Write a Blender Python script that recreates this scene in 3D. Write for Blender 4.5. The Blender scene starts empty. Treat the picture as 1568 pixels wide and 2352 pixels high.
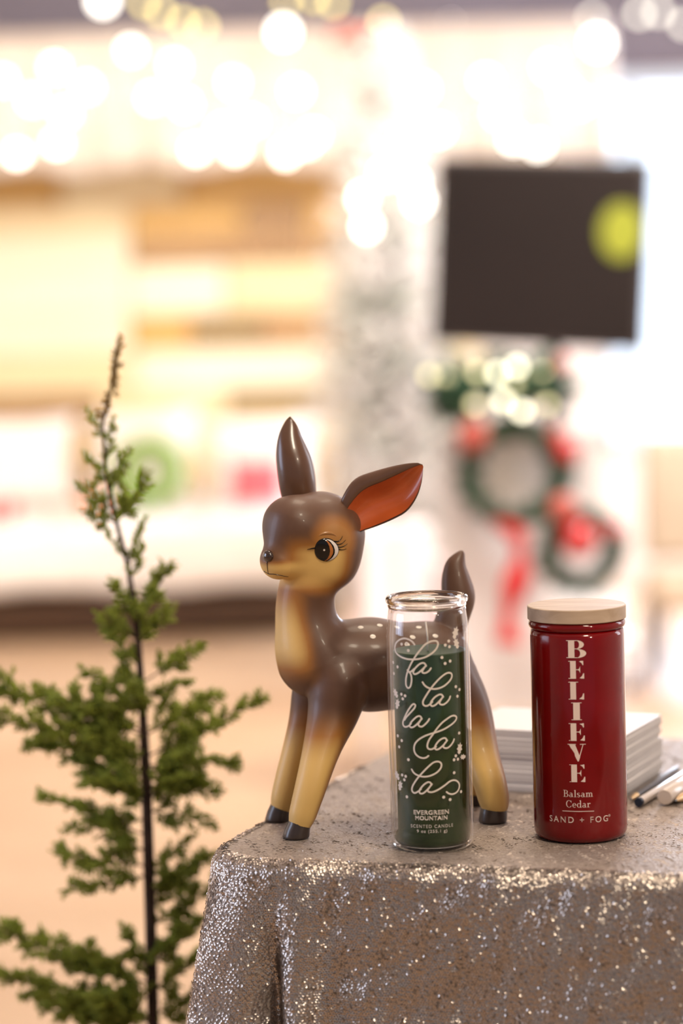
import bpy, bmesh, math, random
import numpy as np
from mathutils import Vector, Matrix
from mathutils.bvhtree import BVHTree

random.seed(7)
rng = np.random.default_rng(7)
SC = bpy.context.scene
COL = SC.collection
PI = math.pi

# ------------------------------------------------------------------ camera
FPX = 85 / 36 * 2352
PITCH, ROLL, CZ = math.radians(5.05), math.radians(-1.6), 1.18
RM = Matrix.Rotation(PI / 2 - PITCH, 3, 'X') @ Matrix.Rotation(ROLL, 3, 'Z')
O = Vector((0, 0, CZ))
cd = bpy.data.cameras.new('camera')
cam = bpy.data.objects.new('camera', cd)
COL.objects.link(cam)
cam.matrix_world = Matrix.Translation(O) @ RM.to_4x4()
cd.sensor_fit = 'VERTICAL'
cd.sensor_height = 36
cd.sensor_width = 24
cd.lens = 85
cd.clip_start = 0.05
cd.dof.use_dof = True
cd.dof.focus_distance = 1.915
cd.dof.aperture_fstop = 2.3
SC.camera = cam

# ------------------------------------------------------------------ colour management, world, lamps
vs = SC.view_settings
vs.view_transform = 'Standard'
vs.look = 'None'
vs.exposure = 0.0
vs.gamma = 1.0
vs.use_curve_mapping = False
SC.cycles.use_denoising = True
SC.cycles.max_bounces = 7
SC.cycles.use_adaptive_sampling = True
SC.cycles.adaptive_threshold = 0.015
SC.cycles.transparent_max_bounces = 16
SC.cycles.sample_clamp_indirect = 6.0
SC.cycles.caustics_reflective = False
SC.cycles.caustics_refractive = False

wd = bpy.data.worlds.new('world')
SC.world = wd
wd.use_nodes = True
bg = wd.node_tree.nodes['Background']
bg.inputs['Color'].default_value = (0.86, 0.84, 0.94, 1)
bg.inputs['Strength'].default_value = 0.30


def area(name, loc, target, size, power, color, size_y=None, spread=None):
    l = bpy.data.lights.new(name, 'AREA')
    l.energy = power
    l.color = color
    l.size = size
    if size_y:
        l.shape = 'RECTANGLE'
        l.size_y = size_y
    if spread:
        l.spread = spread
    o = bpy.data.objects.new(name, l)
    COL.objects.link(o)
    o.location = loc
    o.rotation_euler = (Vector(target) - Vector(loc)).to_track_quat('-Z', 'Y').to_euler()
    return o


WARM = (1.0, 0.85, 0.66)
COOL = (0.62, 0.74, 1.0)
area('ceiling_lamp_light', (0.75, 0.55, 2.75), (0.05, 1.95, 0.85), 0.35, 26, WARM)
area('ceiling_panel_light', (0.2, 2.6, 2.9), (0.05, 2.0, 0.75), 0.8, 22, (1.0, 0.83, 0.64))
area('ceiling_spot_light', (1.5, -0.4, 2.2), (0.1, 1.9, 0.7), 0.14, 16, WARM)
area('side_window_light', (-2.6, 1.9, 1.45), (0, 1.95, 0.9), 1.1, 28, COOL, 1.4)
area('right_window_light', (2.9, 3.4, 1.7), (0.2, 1.95, 0.9), 0.8, 20, (0.85, 0.9, 1.0), 1.6)
area('wall_fill_light', (-0.9, 7.3, 2.85), (-0.9, 9.5, 0.9), 1.5, 25, (1.0, 0.82, 0.52))  # added lamp above the view, overexposes the board wall
area('floor_fill_light', (-0.6, 7.2, 2.85), (-0.5, 7.3, 0.0), 1.5, 25, (1.0, 0.77, 0.55))  # added lamp above the view, brightens the floor near the bench
area('valance_fill_light', (0.0, 7.6, 1.0), (0.0, 9.2, 1.75), 2.4, 2.5, (1.0, 0.9, 0.82))  # added source without a fixture, brightens the valance fabric
area('display_fill_light', (0.5, 4.2, 2.8), (0.35, 5.9, 0.75), 0.9, 75, (1.0, 0.93, 0.90))  # unseen lamp added to brighten the board behind the wreath
area('tree_fill_light', (1.3, 5.6, 2.7), (0.15, 7.4, 1.1), 0.7, 105, (1.0, 0.92, 0.85))  # unseen lamp added to whiten the flocked tree
area('garden_window_light', (1.75, 9.3, 1.6), (0.9, 6.5, 0.2), 1.1, 150, (0.72, 0.82, 1.0), 1.6)


# ------------------------------------------------------------------ helpers
def ray(x, y):
    return RM @ Vector(((x - 784) / FPX, -(y - 1176) / FPX, -1))


def at(x, y, Y):
    d = ray(x, y)
    return O + d * (Y / d.y)


def on(x, y, z):
    d = ray(x, y)
    return O + d * ((z - CZ) / d.z)


def px2m(Y):
    return Y / FPX            # metres per pixel at depth Y (close enough to the lens axis)


def setp(o, label=None, cat=None, group=None, kind=None):
    if label:
        o['label'] = label
    if cat:
        o['category'] = cat
    if group:
        o['group'] = group
    if kind:
        o['kind'] = kind
    return o


def thing(name, loc, label, cat, group=None):
    o = bpy.data.objects.new(name, None)
    o.empty_display_size = 0.05
    o.location = loc
    COL.objects.link(o)
    return setp(o, label, cat, group)


def mesh_obj(name, verts, faces, mat, parent=None, smooth=True, mats=None, midx=None):
    """verts in world coordinates; the object is placed so that the parent offset is undone"""
    me = bpy.data.meshes.new(name)
    off = parent_loc(parent)
    vv = [tuple(Vector(v) - off) for v in verts]
    me.from_pydata(vv, [], faces)
    for m in ([mat] if mats is None else mats):
        me.materials.append(m)
    if midx is not None:
        me.polygons.foreach_set('material_index', midx)
    if smooth:
        me.polygons.foreach_set('use_smooth', [True] * len(me.polygons))
    me.update()
    o = bpy.data.objects.new(name, me)
    COL.objects.link(o)
    if parent:
        o.parent = parent
    return o


def parent_loc(p):
    v = Vector((0, 0, 0))
    while p is not None:
        v += p.location
        p = p.parent
    return v


class MB:
    """collects shapes and links them as one mesh object"""

    def __init__(self):
        self.v, self.f, self.m = [], [], []

    def add(self, v, f, mi=0):
        b = len(self.v)
        self.v += [Vector(p) for p in v]
        self.f += [tuple(b + i for i in q) for q in f]
        self.m += [mi] * len(f)
        return self

    def lathe(self, c, prof, n=48, mi=0, axis=None, closed=False, jit=None):
        c = Vector(c)
        ax = (Vector(axis) if axis is not None else Vector((0, 0, 1))).normalized()
        e1 = ax.orthogonal().normalized() if axis is not None else Vector((1, 0, 0))
        e2 = ax.cross(e1)
        v, f = [], []
        k = len(prof)
        for (r, z) in prof:
            for i in range(n):
                a = 2 * PI * i / n
                v.append(c + e1 * (r * math.cos(a)) + e2 * (r * math.sin(a)) + ax * z)
        for j in range(k if closed else k - 1):
            j2 = (j + 1) % k
            for i in range(n):
                i2 = (i + 1) % n
                f.append((j * n + i, j * n + i2, j2 * n + i2, j2 * n + i))
        return self.add(v, f, mi)

    def tube(self, pts, rad, n=8, mi=0):
        pts = [Vector(p) for p in pts]
        if not hasattr(rad, '__len__'):
            rad = [rad] * len(pts)
        v, f = [], []
        t0 = (pts[1] - pts[0]).normalized()
        e1 = t0.orthogonal().normalized()
        for j, p in enumerate(pts):
            t = (pts[min(j + 1, len(pts) - 1)] - pts[max(j - 1, 0)]).normalized()
            e1 = (e1 - t * e1.dot(t)).normalized()
            e2 = t.cross(e1)
            for i in range(n):
                a = 2 * PI * i / n
                v.append(p + (e1 * math.cos(a) + e2 * math.sin(a)) * rad[j])
        for j in range(len(pts) - 1):
            for i in range(n):
                i2 = (i + 1) % n
                f.append((j * n + i, j * n + i2, (j + 1) * n + i2, (j + 1) * n + i))
        f.append(tuple(reversed(range(n))))
        f.append(tuple((len(pts) - 1) * n + i for i in range(n)))
        return self.add(v, f, mi)

    def box(self, c, s, rz=0, mi=0, bev=0.0):
        bm = bmesh.new()
        bmesh.ops.create_cube(bm, size=1)
        bmesh.ops.scale(bm, vec=s, verts=bm.verts)
        if bev:
            bmesh.ops.bevel(bm, geom=bm.edges[:], offset=bev, segments=2, affect='EDGES', profile=0.6)
        M = Matrix.Translation(Vector(c)) @ Matrix.Rotation(rz, 4, 'Z')
        bm.verts.index_update()
        v = [M @ x.co for x in bm.verts]
        f = [[x.index for x in q.verts] for q in bm.faces]
        bm.free()
        return self.add(v, f, mi)

    def ball(self, c, r, mi=0, n=16, scale=(1, 1, 1), rot=None):
        bm = bmesh.new()
        bmesh.ops.create_uvsphere(bm, u_segments=n, v_segments=max(6, n // 2), radius=1)
        bm.verts.index_update()
        v = []
        for x in bm.verts:
            p = Vector((x.co.x * r * scale[0], x.co.y * r * scale[1], x.co.z * r * scale[2]))
            if rot is not None:
                p = rot @ p
            v.append(Vector(c) + p)
        f = [[x.index for x in q.verts] for q in bm.faces]
        bm.free()
        return self.add(v, f, mi)

    def build(self, name, mat, parent=None, smooth=True):
        mats = mat if isinstance(mat, (list, tuple)) else [mat]
        return mesh_obj(name, self.v, self.f, None, parent, smooth, mats, self.m)


def catmull(pts, sub=8):
    P = [Vector(p) for p in pts]
    P = [P[0] * 2 - P[1]] + P + [P[-1] * 2 - P[-2]]
    out = []
    for i in range(1, len(P) - 2):
        a, b, c, d = P[i - 1], P[i], P[i + 1], P[i + 2]
        for k in range(sub):
            t = k / sub
            out.append(0.5 * ((2 * b) + (c - a) * t + (2 * a - 5 * b + 4 * c - d) * t * t + (3 * b - a - 3 * c + d) * t ** 3))
    out.append(P[-2])
    return out


def auto_smooth(o, ang=35):
    me = o.data
    bm = bmesh.new()
    bm.from_mesh(me)
    for e in bm.edges:
        if len(e.link_faces) == 2 and e.calc_face_angle(0) > math.radians(ang):
            e.smooth = False
    bm.to_mesh(me)
    bm.free()
    return o


# ------------------------------------------------------------------ materials
def newmat(name):
    m = bpy.data.materials.new(name)
    m.use_nodes = True
    return m, m.node_tree, m.node_tree.nodes['Principled BSDF']


def pbr(name, col, rough=0.5, metal=0.0, coat=0.0, noise=0.0, nscale=40, bump=0.0, bscale=200, sheen=0.0, spec=None, emit=None, estr=0, trans=0.0):
    m, nt, b = newmat(name)
    b.inputs['Base Color'].default_value = (*col, 1)
    b.inputs['Roughness'].default_value = rough
    b.inputs['Metallic'].default_value = metal
    b.inputs['Coat Weight'].default_value = coat
    b.inputs['Coat Roughness'].default_value = 0.06
    b.inputs['Sheen Weight'].default_value = sheen
    b.inputs['Transmission Weight'].default_value = trans
    if spec is not None:
        b.inputs['Specular IOR Level'].default_value = spec
    if emit:
        b.inputs['Emission Color'].default_value = (*emit, 1)
        b.inputs['Emission Strength'].default_value = estr
    tc = nt.nodes.new('ShaderNodeTexCoord')
    if noise:
        n = nt.nodes.new('ShaderNodeTexNoise')
        n.inputs['Scale'].default_value = nscale
        n.inputs['Detail'].default_value = 5
        nt.links.new(tc.outputs['Object'], n.inputs['Vector'])
        r = nt.nodes.new('ShaderNodeMapRange')
        r.inputs['From Min'].default_value = 0.3
        r.inputs['From Max'].default_value = 0.7
        r.inputs['To Min'].default_value = 1 - noise
        r.inputs['To Max'].default_value = 1 + noise
        nt.links.new(n.outputs['Fac'], r.inputs['Value'])
        h = nt.nodes.new('ShaderNodeHueSaturation')
        h.inputs['Color'].default_value = (*col, 1)
        nt.links.new(r.outputs['Result'], h.inputs['Value'])
        nt.links.new(h.outputs['Color'], b.inputs['Base Color'])
    if bump:
        n2 = nt.nodes.new('ShaderNodeTexNoise')
        n2.inputs['Scale'].default_value = bscale
        n2.inputs['Detail'].default_value = 3
        nt.links.new(tc.outputs['Object'], n2.inputs['Vector'])
        bp = nt.nodes.new('ShaderNodeBump')
        bp.inputs['Strength'].default_value = bump
        bp.inputs['Distance'].default_value = 0.002
        nt.links.new(n2.outputs['Fac'], bp.inputs['Height'])
        nt.links.new(bp.outputs['Normal'], b.inputs['Normal'])
    return m


def glow(name, col, strength):
    m, nt, b = newmat(name)
    nt.nodes.remove(b)
    e = nt.nodes.new('ShaderNodeEmission')
    e.inputs['Color'].default_value = (*col, 1)
    e.inputs['Strength'].default_value = strength
    nt.links.new(e.outputs[0], nt.nodes['Material Output'].inputs['Surface'])
    return m


def thin_glass(name, tint, refl=(1, 1, 1), ior=1.5, rough=0.02):
    m, nt, b = newmat(name)
    nt.nodes.remove(b)
    t = nt.nodes.new('ShaderNodeBsdfTransparent')
    t.inputs['Color'].default_value = (*tint, 1)
    g = nt.nodes.new('ShaderNodeBsdfGlossy')
    g.inputs['Color'].default_value = (*refl, 1)
    g.inputs['Roughness'].default_value = rough
    lw = nt.nodes.new('ShaderNodeLayerWeight')
    lw.inputs['Blend'].default_value = 0.5
    pw = nt.nodes.new('ShaderNodeMath')
    pw.operation = 'POWER'
    pw.inputs[1].default_value = 3.0
    nt.links.new(lw.outputs['Facing'], pw.inputs[0])
    f = nt.nodes.new('ShaderNodeMath')
    f.operation = 'MULTIPLY_ADD'
    f.inputs[1].default_value = 0.85
    f.inputs[2].default_value = 0.028
    nt.links.new(pw.outputs[0], f.inputs[0])
    mx = nt.nodes.new('ShaderNodeMixShader')
    nt.links.new(f.outputs[0], mx.inputs[0])
    nt.links.new(t.outputs[0], mx.inputs[1])
    nt.links.new(g.outputs[0], mx.inputs[2])
    nt.links.new(mx.outputs[0], nt.nodes['Material Output'].inputs['Surface'])
    return m


def wood(name, c1, c2, scale=(6, 60, 60), rough=0.5):
    m, nt, b = newmat(name)
    tc = nt.nodes.new('ShaderNodeTexCoord')
    mp = nt.nodes.new('ShaderNodeMapping')
    mp.inputs['Scale'].default_value = scale
    n = nt.nodes.new('ShaderNodeTexNoise')
    n.inputs['Scale'].default_value = 1.0
    n.inputs['Detail'].default_value = 6
    n.inputs['Distortion'].default_value = 0.6
    cr = nt.nodes.new('ShaderNodeValToRGB')
    cr.color_ramp.elements[0].position = 0.35
    cr.color_ramp.elements[1].position = 0.65
    cr.color_ramp.elements[0].color = (*c1, 1)
    cr.color_ramp.elements[1].color = (*c2, 1)
    nt.links.new(tc.outputs['Object'], mp.inputs['Vector'])
    nt.links.new(mp.outputs['Vector'], n.inputs['Vector'])
    nt.links.new(n.outputs['Fac'], cr.inputs['Fac'])
    nt.links.new(cr.outputs['Color'], b.inputs['Base Color'])
    b.inputs['Roughness'].default_value = rough
    return m


def attr_mat(name, attr, rough=0.35, coat=0.0, spec=0.5, bump=0.0):
    m, nt, b = newmat(name)
    a = nt.nodes.new('ShaderNodeAttribute')
    a.attribute_name = attr
    nt.links.new(a.outputs['Color'], b.inputs['Base Color'])
    b.inputs['Roughness'].default_value = rough
    b.inputs['Coat Weight'].default_value = coat
    b.inputs['Coat Roughness'].default_value = 0.12
    b.inputs['Specular IOR Level'].default_value = spec
    if bump:
        tc = nt.nodes.new('ShaderNodeTexCoord')
        n2 = nt.nodes.new('ShaderNodeTexNoise')
        n2.inputs['Scale'].default_value = 350
        nt.links.new(tc.outputs['Object'], n2.inputs['Vector'])
        bp = nt.nodes.new('ShaderNodeBump')
        bp.inputs['Strength'].default_value = bump
        bp.inputs['Distance'].default_value = 0.0006
        nt.links.new(n2.outputs['Fac'], bp.inputs['Height'])
        nt.links.new(bp.outputs['Normal'], b.inputs['Normal'])
    return m


def translucent(name, col, tcol, mix=0.35, rough=0.6, noise=0.25):
    m = pbr(name, col, rough, noise=noise, nscale=60)
    nt = m.node_tree
    b = nt.nodes['Principled BSDF']
    t = nt.nodes.new('ShaderNodeBsdfTranslucent')
    t.inputs['Color'].default_value = (*tcol, 1)
    mx = nt.nodes.new('ShaderNodeMixShader')
    mx.inputs[0].default_value = mix
    nt.links.new(b.outputs[0], mx.inputs[1])
    nt.links.new(t.outputs[0], mx.inputs[2])
    nt.links.new(mx.outputs[0], nt.nodes['Material Output'].inputs['Surface'])
    return m


M = {}
M['plaster'] = pbr('warm_white_plaster', (0.80, 0.75, 0.72), 0.8, noise=0.05, nscale=3)
M['taupe'] = pbr('daylight_tinted_taupe', (0.16, 0.145, 0.19), 0.8)  # lavender cast of the window daylight is mixed into the taupe
M['white_wall'] = pbr('white_paint', (0.86, 0.83, 0.82), 0.7)
M['ceiling'] = pbr('ceiling_paint', (0.75, 0.72, 0.70), 0.8)
M['window_frame'] = pbr('pale_blue_grey_frame', (0.55, 0.66, 0.80), 0.4)
M['glass'] = thin_glass('window_glass', (0.97, 0.98, 1.0))
M['sky'] = glow('bright_winter_sky', (0.78, 0.88, 1.0), 3.2)
M['snow_cloth'] = pbr('white_fleece', (0.93, 0.90, 0.87), 0.9, noise=0.05, nscale=12, bump=0.3, bscale=60)
M['dark_wood'] = wood('dark_brown_wood', (0.050, 0.022, 0.008), (0.09, 0.04, 0.015), (3, 40, 40), 0.5)
M['bulb_white'] = glow('lit_bulb_glass', (1.0, 0.93, 0.82), 11.0)
M['bulb_gold'] = glow('dim_gold_bulb_glass', (1.0, 0.80, 0.30), 7.0)
M['bulb_pale'] = glow('dim_pale_bulb_glass', (1.0, 0.93, 0.78), 6.5)
M['bulb_warm'] = glow('warm_fairy_bulb_glass', (1.0, 0.92, 0.66), 8.0)
M['cord'] = pbr('light_cord', (0.75, 0.72, 0.66), 0.6)
M['gold_cord'] = pbr('dark_cord', (0.10, 0.09, 0.07), 0.6)
M['black'] = pbr('black_plastic', (0.030, 0.024, 0.021), 0.45)
M['screen'] = pbr('matte_black_screen', (0.014, 0.009, 0.007), 0.5, spec=.2, noise=0.15, nscale=2)
M['lime'] = pbr('lime_paper', (0.24, 0.26, 0.012), 0.6)
M['steel'] = pbr('grey_steel', (0.4, 0.4, 0.42), 0.35, metal=0.9)
M['flock'] = pbr('white_flocking', (0.86, 0.83, 0.80), 0.9, noise=0.1, nscale=14)
M['flock_dark'] = pbr('grey_green_needles', (0.50, 0.52, 0.46), 0.9, noise=0.2, nscale=20)
M['green'] = pbr('dark_fir_needles', (0.022, 0.075, 0.030), 0.6, noise=0.4, nscale=30)
M['lime_wool'] = pbr('lime_green_yarn', (0.20, 0.38, 0.03), 0.8, noise=0.2, nscale=30, bump=0.5, bscale=80)
M['red'] = pbr('bright_red_satin', (0.75, 0.02, 0.02), 0.45)
M['berry'] = pbr('glossy_red_ornament', (0.60, 0.03, 0.03), 0.2, coat=0.6)
M['rust'] = pbr('dull_red_flower', (0.55, 0.12, 0.09), 0.7)
M['pink'] = pbr('pale_pink_paper', (0.86, 0.62, 0.60), 0.5)
M['rose'] = pbr('rose_red_fabric', (0.66, 0.14, 0.17), 0.8)
M['orange'] = pbr('orange_paper', (0.85, 0.25, 0.06), 0.5)
M['white_paper'] = pbr('white_paper', (0.88, 0.85, 0.83), 0.6)
M['beige_fabric'] = pbr('beige_upholstery', (0.55, 0.45, 0.34), 0.9, noise=0.1, nscale=40)
M['dark_leg'] = pbr('dark_chair_wood', (0.035, 0.03, 0.05), 0.4)
M['kraft_floor'] = None

# ------------------------------------------------------------------ the setting
YW = 9.6


def floor_mat():
    m, nt, b = newmat('pale_wood_floor')
    tc = nt.nodes.new('ShaderNodeTexCoord')
    br = nt.nodes.new('ShaderNodeTexBrick')
    br.inputs['Scale'].default_value = 1.0
    br.inputs['Brick Width'].default_value = 1.4
    br.inputs['Row Height'].default_value = 0.13
    br.inputs['Mortar Size'].default_value = 0.0015
    br.inputs['Color1'].default_value = (0.45, 0.29, 0.175, 1)
    br.inputs['Color2'].default_value = (0.52, 0.355, 0.225, 1)
    br.inputs['Mortar'].default_value = (0.30, 0.2, 0.13, 1)
    nt.links.new(tc.outputs['Object'], br.inputs['Vector'])
    nt.links.new(br.outputs['Color'], b.inputs['Base Color'])
    b.inputs['Roughness'].default_value = 0.38
    return m


fl = mesh_obj('floor', [(-4, -3, 0), (3.6, -3, 0), (3.6, YW + .1, 0), (-4, YW + .1, 0)], [(0, 1, 2, 3)], floor_mat(), smooth=False)
setp(fl, 'warm tan wood floor stretching from the table to the back wall', 'floor', kind='structure')
ce = mesh_obj('ceiling', [(-4, -3, 3), (3.6, -3, 3), (3.6, YW + .1, 3), (-4, YW + .1, 3)], [(3, 2, 1, 0)], M['ceiling'], smooth=False)
setp(ce, 'pale painted ceiling over the room', 'ceiling', kind='structure')
wl = MB().box((-4.05, 3.3, 1.5), (0.1, 12.8, 3)).build('wall_left', M['white_wall'], smooth=False)
setp(wl, 'white painted left wall of the room', 'wall', kind='structure')
wr = MB().box((3.65, 3.3, 1.5), (0.1, 12.8, 3)).build('wall_right', M['white_wall'], smooth=False)
setp(wr, 'white painted right wall of the room', 'wall', kind='structure')

wx0 = at(1385, 600, YW).x
wx1 = wx0 + 1.25
wz0, wz1 = at(1500, 1030, YW).z, at(1500, 172, YW).z
mb = MB()
mb.box(((-4 + wx0) / 2, YW + .06, 1.5), (wx0 + 4, 0.12, 3))
mb.box(((wx1 + 3.6) / 2, YW + .06, 1.5), (3.6 - wx1, 0.12, 3))
mb.box(((wx0 + wx1) / 2, YW + .06, wz0 / 2), (wx1 - wx0, 0.12, wz0))
mb.box(((wx0 + wx1) / 2, YW + .06, (wz1 + 3) / 2), (wx1 - wx0, 0.12, 3 - wz1))
wb = mb.build('wall_back', M['plaster'], smooth=False)
setp(wb, 'taupe painted back wall behind the lit stage', 'wall', kind='structure')

# window in the back wall
win = thing('window_1', ((wx0 + wx1) / 2, YW, wz0), 'bright daylit window with a pale blue frame in the back wall', 'window')
win['kind'] = 'structure'
mb = MB()
fw = 0.05
mx = at(1458, 600, YW).x
mb.box(((wx0 + wx1) / 2, YW + .03, wz0 + fw / 2), (wx1 - wx0, 0.08, fw))
mb.box(((wx0 + wx1) / 2, YW + .03, wz1 - fw / 2), (wx1 - wx0, 0.08, fw))
mb.box((wx0 + .02, YW + .03, (wz0 + wz1) / 2), (.04, 0.08, wz1 - wz0))
mb.box((wx1 - .02, YW + .03, (wz0 + wz1) / 2), (.04, 0.08, wz1 - wz0))
mb.box((mx, YW + .03, (wz0 + wz1) / 2), (.06, 0.09, wz1 - wz0))
mb.build('window_frame', M['window_frame'], win, smooth=False)
MB().box(((wx0 + mx) / 2, YW + .04, (wz0 + wz1) / 2), (mx - wx0 - .05, .006, wz1 - wz0 - .1)).build('window_pane', M['glass'], win, smooth=False)
MB().box(((wx1 + mx) / 2, YW + .04, (wz0 + wz1) / 2), (wx1 - mx - .05, .006, wz1 - wz0 - .1)).build('window_pane', M['glass'], win, smooth=False)
sk = mesh_obj('sky_outside', [(-1, YW + 1.6, -1), (6, YW + 1.6, -1), (6, YW + 1.6, 5), (-1, YW + 1.6, 5)], [(0, 1, 2, 3)], M['sky'], smooth=False)
setp(sk, 'bright overcast sky outside the window', 'sky', kind='structure')

# plank panelling: boards laid in rows with hand-chosen tones
tones = {
    'a': wood('honey_board', (0.62, 0.36, 0.11), (0.78, 0.50, 0.18), (2, 30, 30)),
    'b': wood('light_board', (0.88, 0.70, 0.40), (0.92, 0.78, 0.50), (2, 30, 30)),
    'c': wood('brown_board', (0.40, 0.24, 0.12), (0.54, 0.34, 0.16), (2, 30, 30)),
    'd': wood('grey_board', (0.30, 0.22, 0.11), (0.44, 0.31, 0.15), (2, 30, 30)),
    'e': wood('pale_board', (0.95, 0.86, 0.66), (0.97, 0.9, 0.72), (2, 30, 30)),
}
rows = [(380, 470, [(-1900, 140, 'a'), (140, 420, 'b'), (420, 800, 'a'), (800, 1100, 'c')]),
        (470, 540, [(-1900, 300, 'b'), (300, 560, 'a'), (560, 700, 'c'), (700, 1100, 'a')]),
        (540, 610, [(-1900, 300, 'e'), (300, 640, 'c'), (640, 1100, 'c')]),  # in these three rows the left pale boards hold a lamp's bright patch
        (610, 720, [(-1900, 300, 'e'), (300, 520, 'e'), (520, 1100, 'b')]),
        (720, 805, [(-1900, 300, 'e'), (300, 440, 'a'), (440, 600, 'd'), (600, 1100, 'c')]),
        (805, 895, [(-1900, 310, 'b'), (310, 900, 'e'), (900, 1100, 'b')]),
        (895, 960, [(-1900, 230, 'c'), (230, 520, 'b'), (520, 1100, 'd')]),
        (960, 1060, [(-1900, 200, 'a'), (200, 1100, 'b')]),
        (1060, 1160, [(-1900, 200, 'c'), (200, 1100, 'a')])]
mats = [tones[k] for k in 'abcde']
mb = MB()
YP = YW - 0.03
for (y0, y1, segs) in rows:
    for (x0, x1, t) in segs:
        a, b = at(x0, y0, YP), at(x1, y1, YP)
        # boards stay level in the room: heights from the picture's middle column
        za, zb = at(400, y0, YP).z, at(400, y1, YP).z
        mb.box(((a.x + b.x) / 2, YP, (za + zb) / 2), (b.x - a.x - .004, .03 + random.uniform(0, .012), za - zb - .004), mi='abcde'.index(t), bev=.003)
pl = mb.build('trim_1', mats, smooth=False)
setp(pl, 'golden pallet wood boards covering the wall behind the stage', 'wood panelling', kind='structure')

fz = at(1480, 165, YW).z
fr_ = MB().box((-.2, YW - .012, (fz + 3) / 2), (7.5, .024, 3 - fz)).build('trim_2', M['taupe'], smooth=False)
setp(fr_, 'taupe band tinted with lavender daylight along the top of the back wall', 'wall trim', kind='structure')

# ------------------------------------------------------------------ white valance with globe lights
YV = 9.15
vxl, vxr = at(-1500, 220, YV).x, at(1405, 220, YV).x
vzt, vzb = at(600, 62, YV).z, at(600, 384, YV).z
nu, nv = 260, 14
v, f = [], []
for j in range(nv + 1):
    t = j / nv
    for i in range(nu + 1):
        x = vxl + (vxr - vxl) * i / nu
        sw = .035 * math.sin(i * .55) * t + .015 * math.sin(i * 1.7) * t
        v.append((x, YV + .06 - .10 * t + sw, vzt + (vzb - vzt) * t + .015 * math.cos(i * .27) * t))
for j in range(nv):
    for i in range(nu):
        a = j * (nu + 1) + i
        f.append((a, a + 1, a + nu + 2, a + nu + 1))
val = mesh_obj('fabric_valance', v, f, M['snow_cloth'])
sm = val.modifiers.new('thick', 'SOLIDIFY')
val.data.materials[0] = pbr('sheer_cream_fabric', (.62, .54, .48), .9, noise=.06, nscale=10)
sm.thickness = .012
setp(val, 'long white gathered fabric valance above the wooden boards', 'valance')


def bulb_mesh(r, mat, name):
    bm = bmesh.new()
    bmesh.ops.create_uvsphere(bm, u_segments=14, v_segments=9, radius=r)
    me = bpy.data.meshes.new(name)
    bm.to_mesh(me)
    bm.free()
    me.materials.append(mat)
    me.polygons.foreach_set('use_smooth', [True] * len(me.polygons))
    return me


def light_string(name, label, group, pts, Y, me, cordmat, dim={}, sag=.02, cr=.0022):
    P = [at(x, y, Y + dy) for (x, y, dy) in pts]
    root = thing(name, P[0], label, 'string lights', group)
    path = []
    for i in range(len(P) - 1):
        for k in range(6):
            t = k / 6
            path.append(P[i].lerp(P[i + 1], t) + Vector((0, .012, -sag * 4 * t * (1 - t) + .016)))
    path.append(P[-1] + Vector((0, .012, .016)))
    MB().tube(path, cr, 6).build('cord', cordmat, root)
    for i, p in enumerate(P):
        o = bpy.data.objects.new('bulb', me if i not in dim else dim[i])
        COL.objects.link(o)
        o.parent = root
        o.location = p - root.location
    return root


bw = bulb_mesh(.021, M['bulb_white'], 'white_bulb')
bgold = bulb_mesh(.017, M['bulb_gold'], 'gold_bulb')
bpale = bulb_mesh(.017, M['bulb_pale'], 'pale_bulb')
M['bulb_faint'] = glow('faint_fairy_bulb_glass', (1.0, 0.86, 0.46), 3.6)
bwarm = bulb_mesh(.010, M['bulb_warm'], 'warm_bulb')
bfaint = bulb_mesh(.010, M['bulb_faint'], 'faint_bulb')
SG = 'strings of globe lights across the white valance'
light_string('string_lights', 'topmost string of white globe lights across the valance', SG,
             [(-60, 130, 0), (125, 155, 0), (200, 200, 0), (300, 115, 0), (400, 150, 0), (535, 190, 0), (680, 210, 0), (830, 215, 0), (970, 205, 0), (1115, 185, 0), (1260, 155, 0), (1330, 235, 0)], YV - .12, bw, M['cord'])
light_string('string_lights', 'middle string of white globe lights, swagged across the valance', SG,
             [(-60, 215, 0), (5, 185, 0), (75, 230, 0), (150, 260, 0), (350, 225, 0), (425, 240, 0), (575, 280, 0), (720, 310, 0), (865, 310, 0), (1005, 300, 0), (1145, 260, 0), (1300, 210, 0)], YV - .15, bw, M['cord'])
light_string('string_lights', 'lowest string of white globe lights along the hem of the valance', SG,
             [(-60, 320, 0), (40, 355, 0), (130, 330, 0), (450, 345, 0), (510, 300, 0), (540, 345, 0), (655, 355, 0), (700, 330, 0), (1180, 320, 0), (1235, 335, 0)], YV - .18, bw, M['cord'])
light_string('string_lights', 'string of dim gold bulbs along the wall top above the left of the valance', None,
             [(330, 5, 0), (370, 28, 0), (420, 50, 0), (465, 60, 0), (655, 0, 0), (720, -6, 0), (765, 5, 0), (880, 50, 0)], YW - .1, bgold, M['gold_cord'])
light_string('string_lights', 'string of dim pale bulbs along the wall top beside the window', None,
             [(1035, 60, 0), (1095, 67, 0), (1150, 60, 0), (1360, 42, 0), (1468, 32, 0), (1512, 28, 0), (1570, 55, 0)], YW - .1, bpale, M['gold_cord'])
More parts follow.
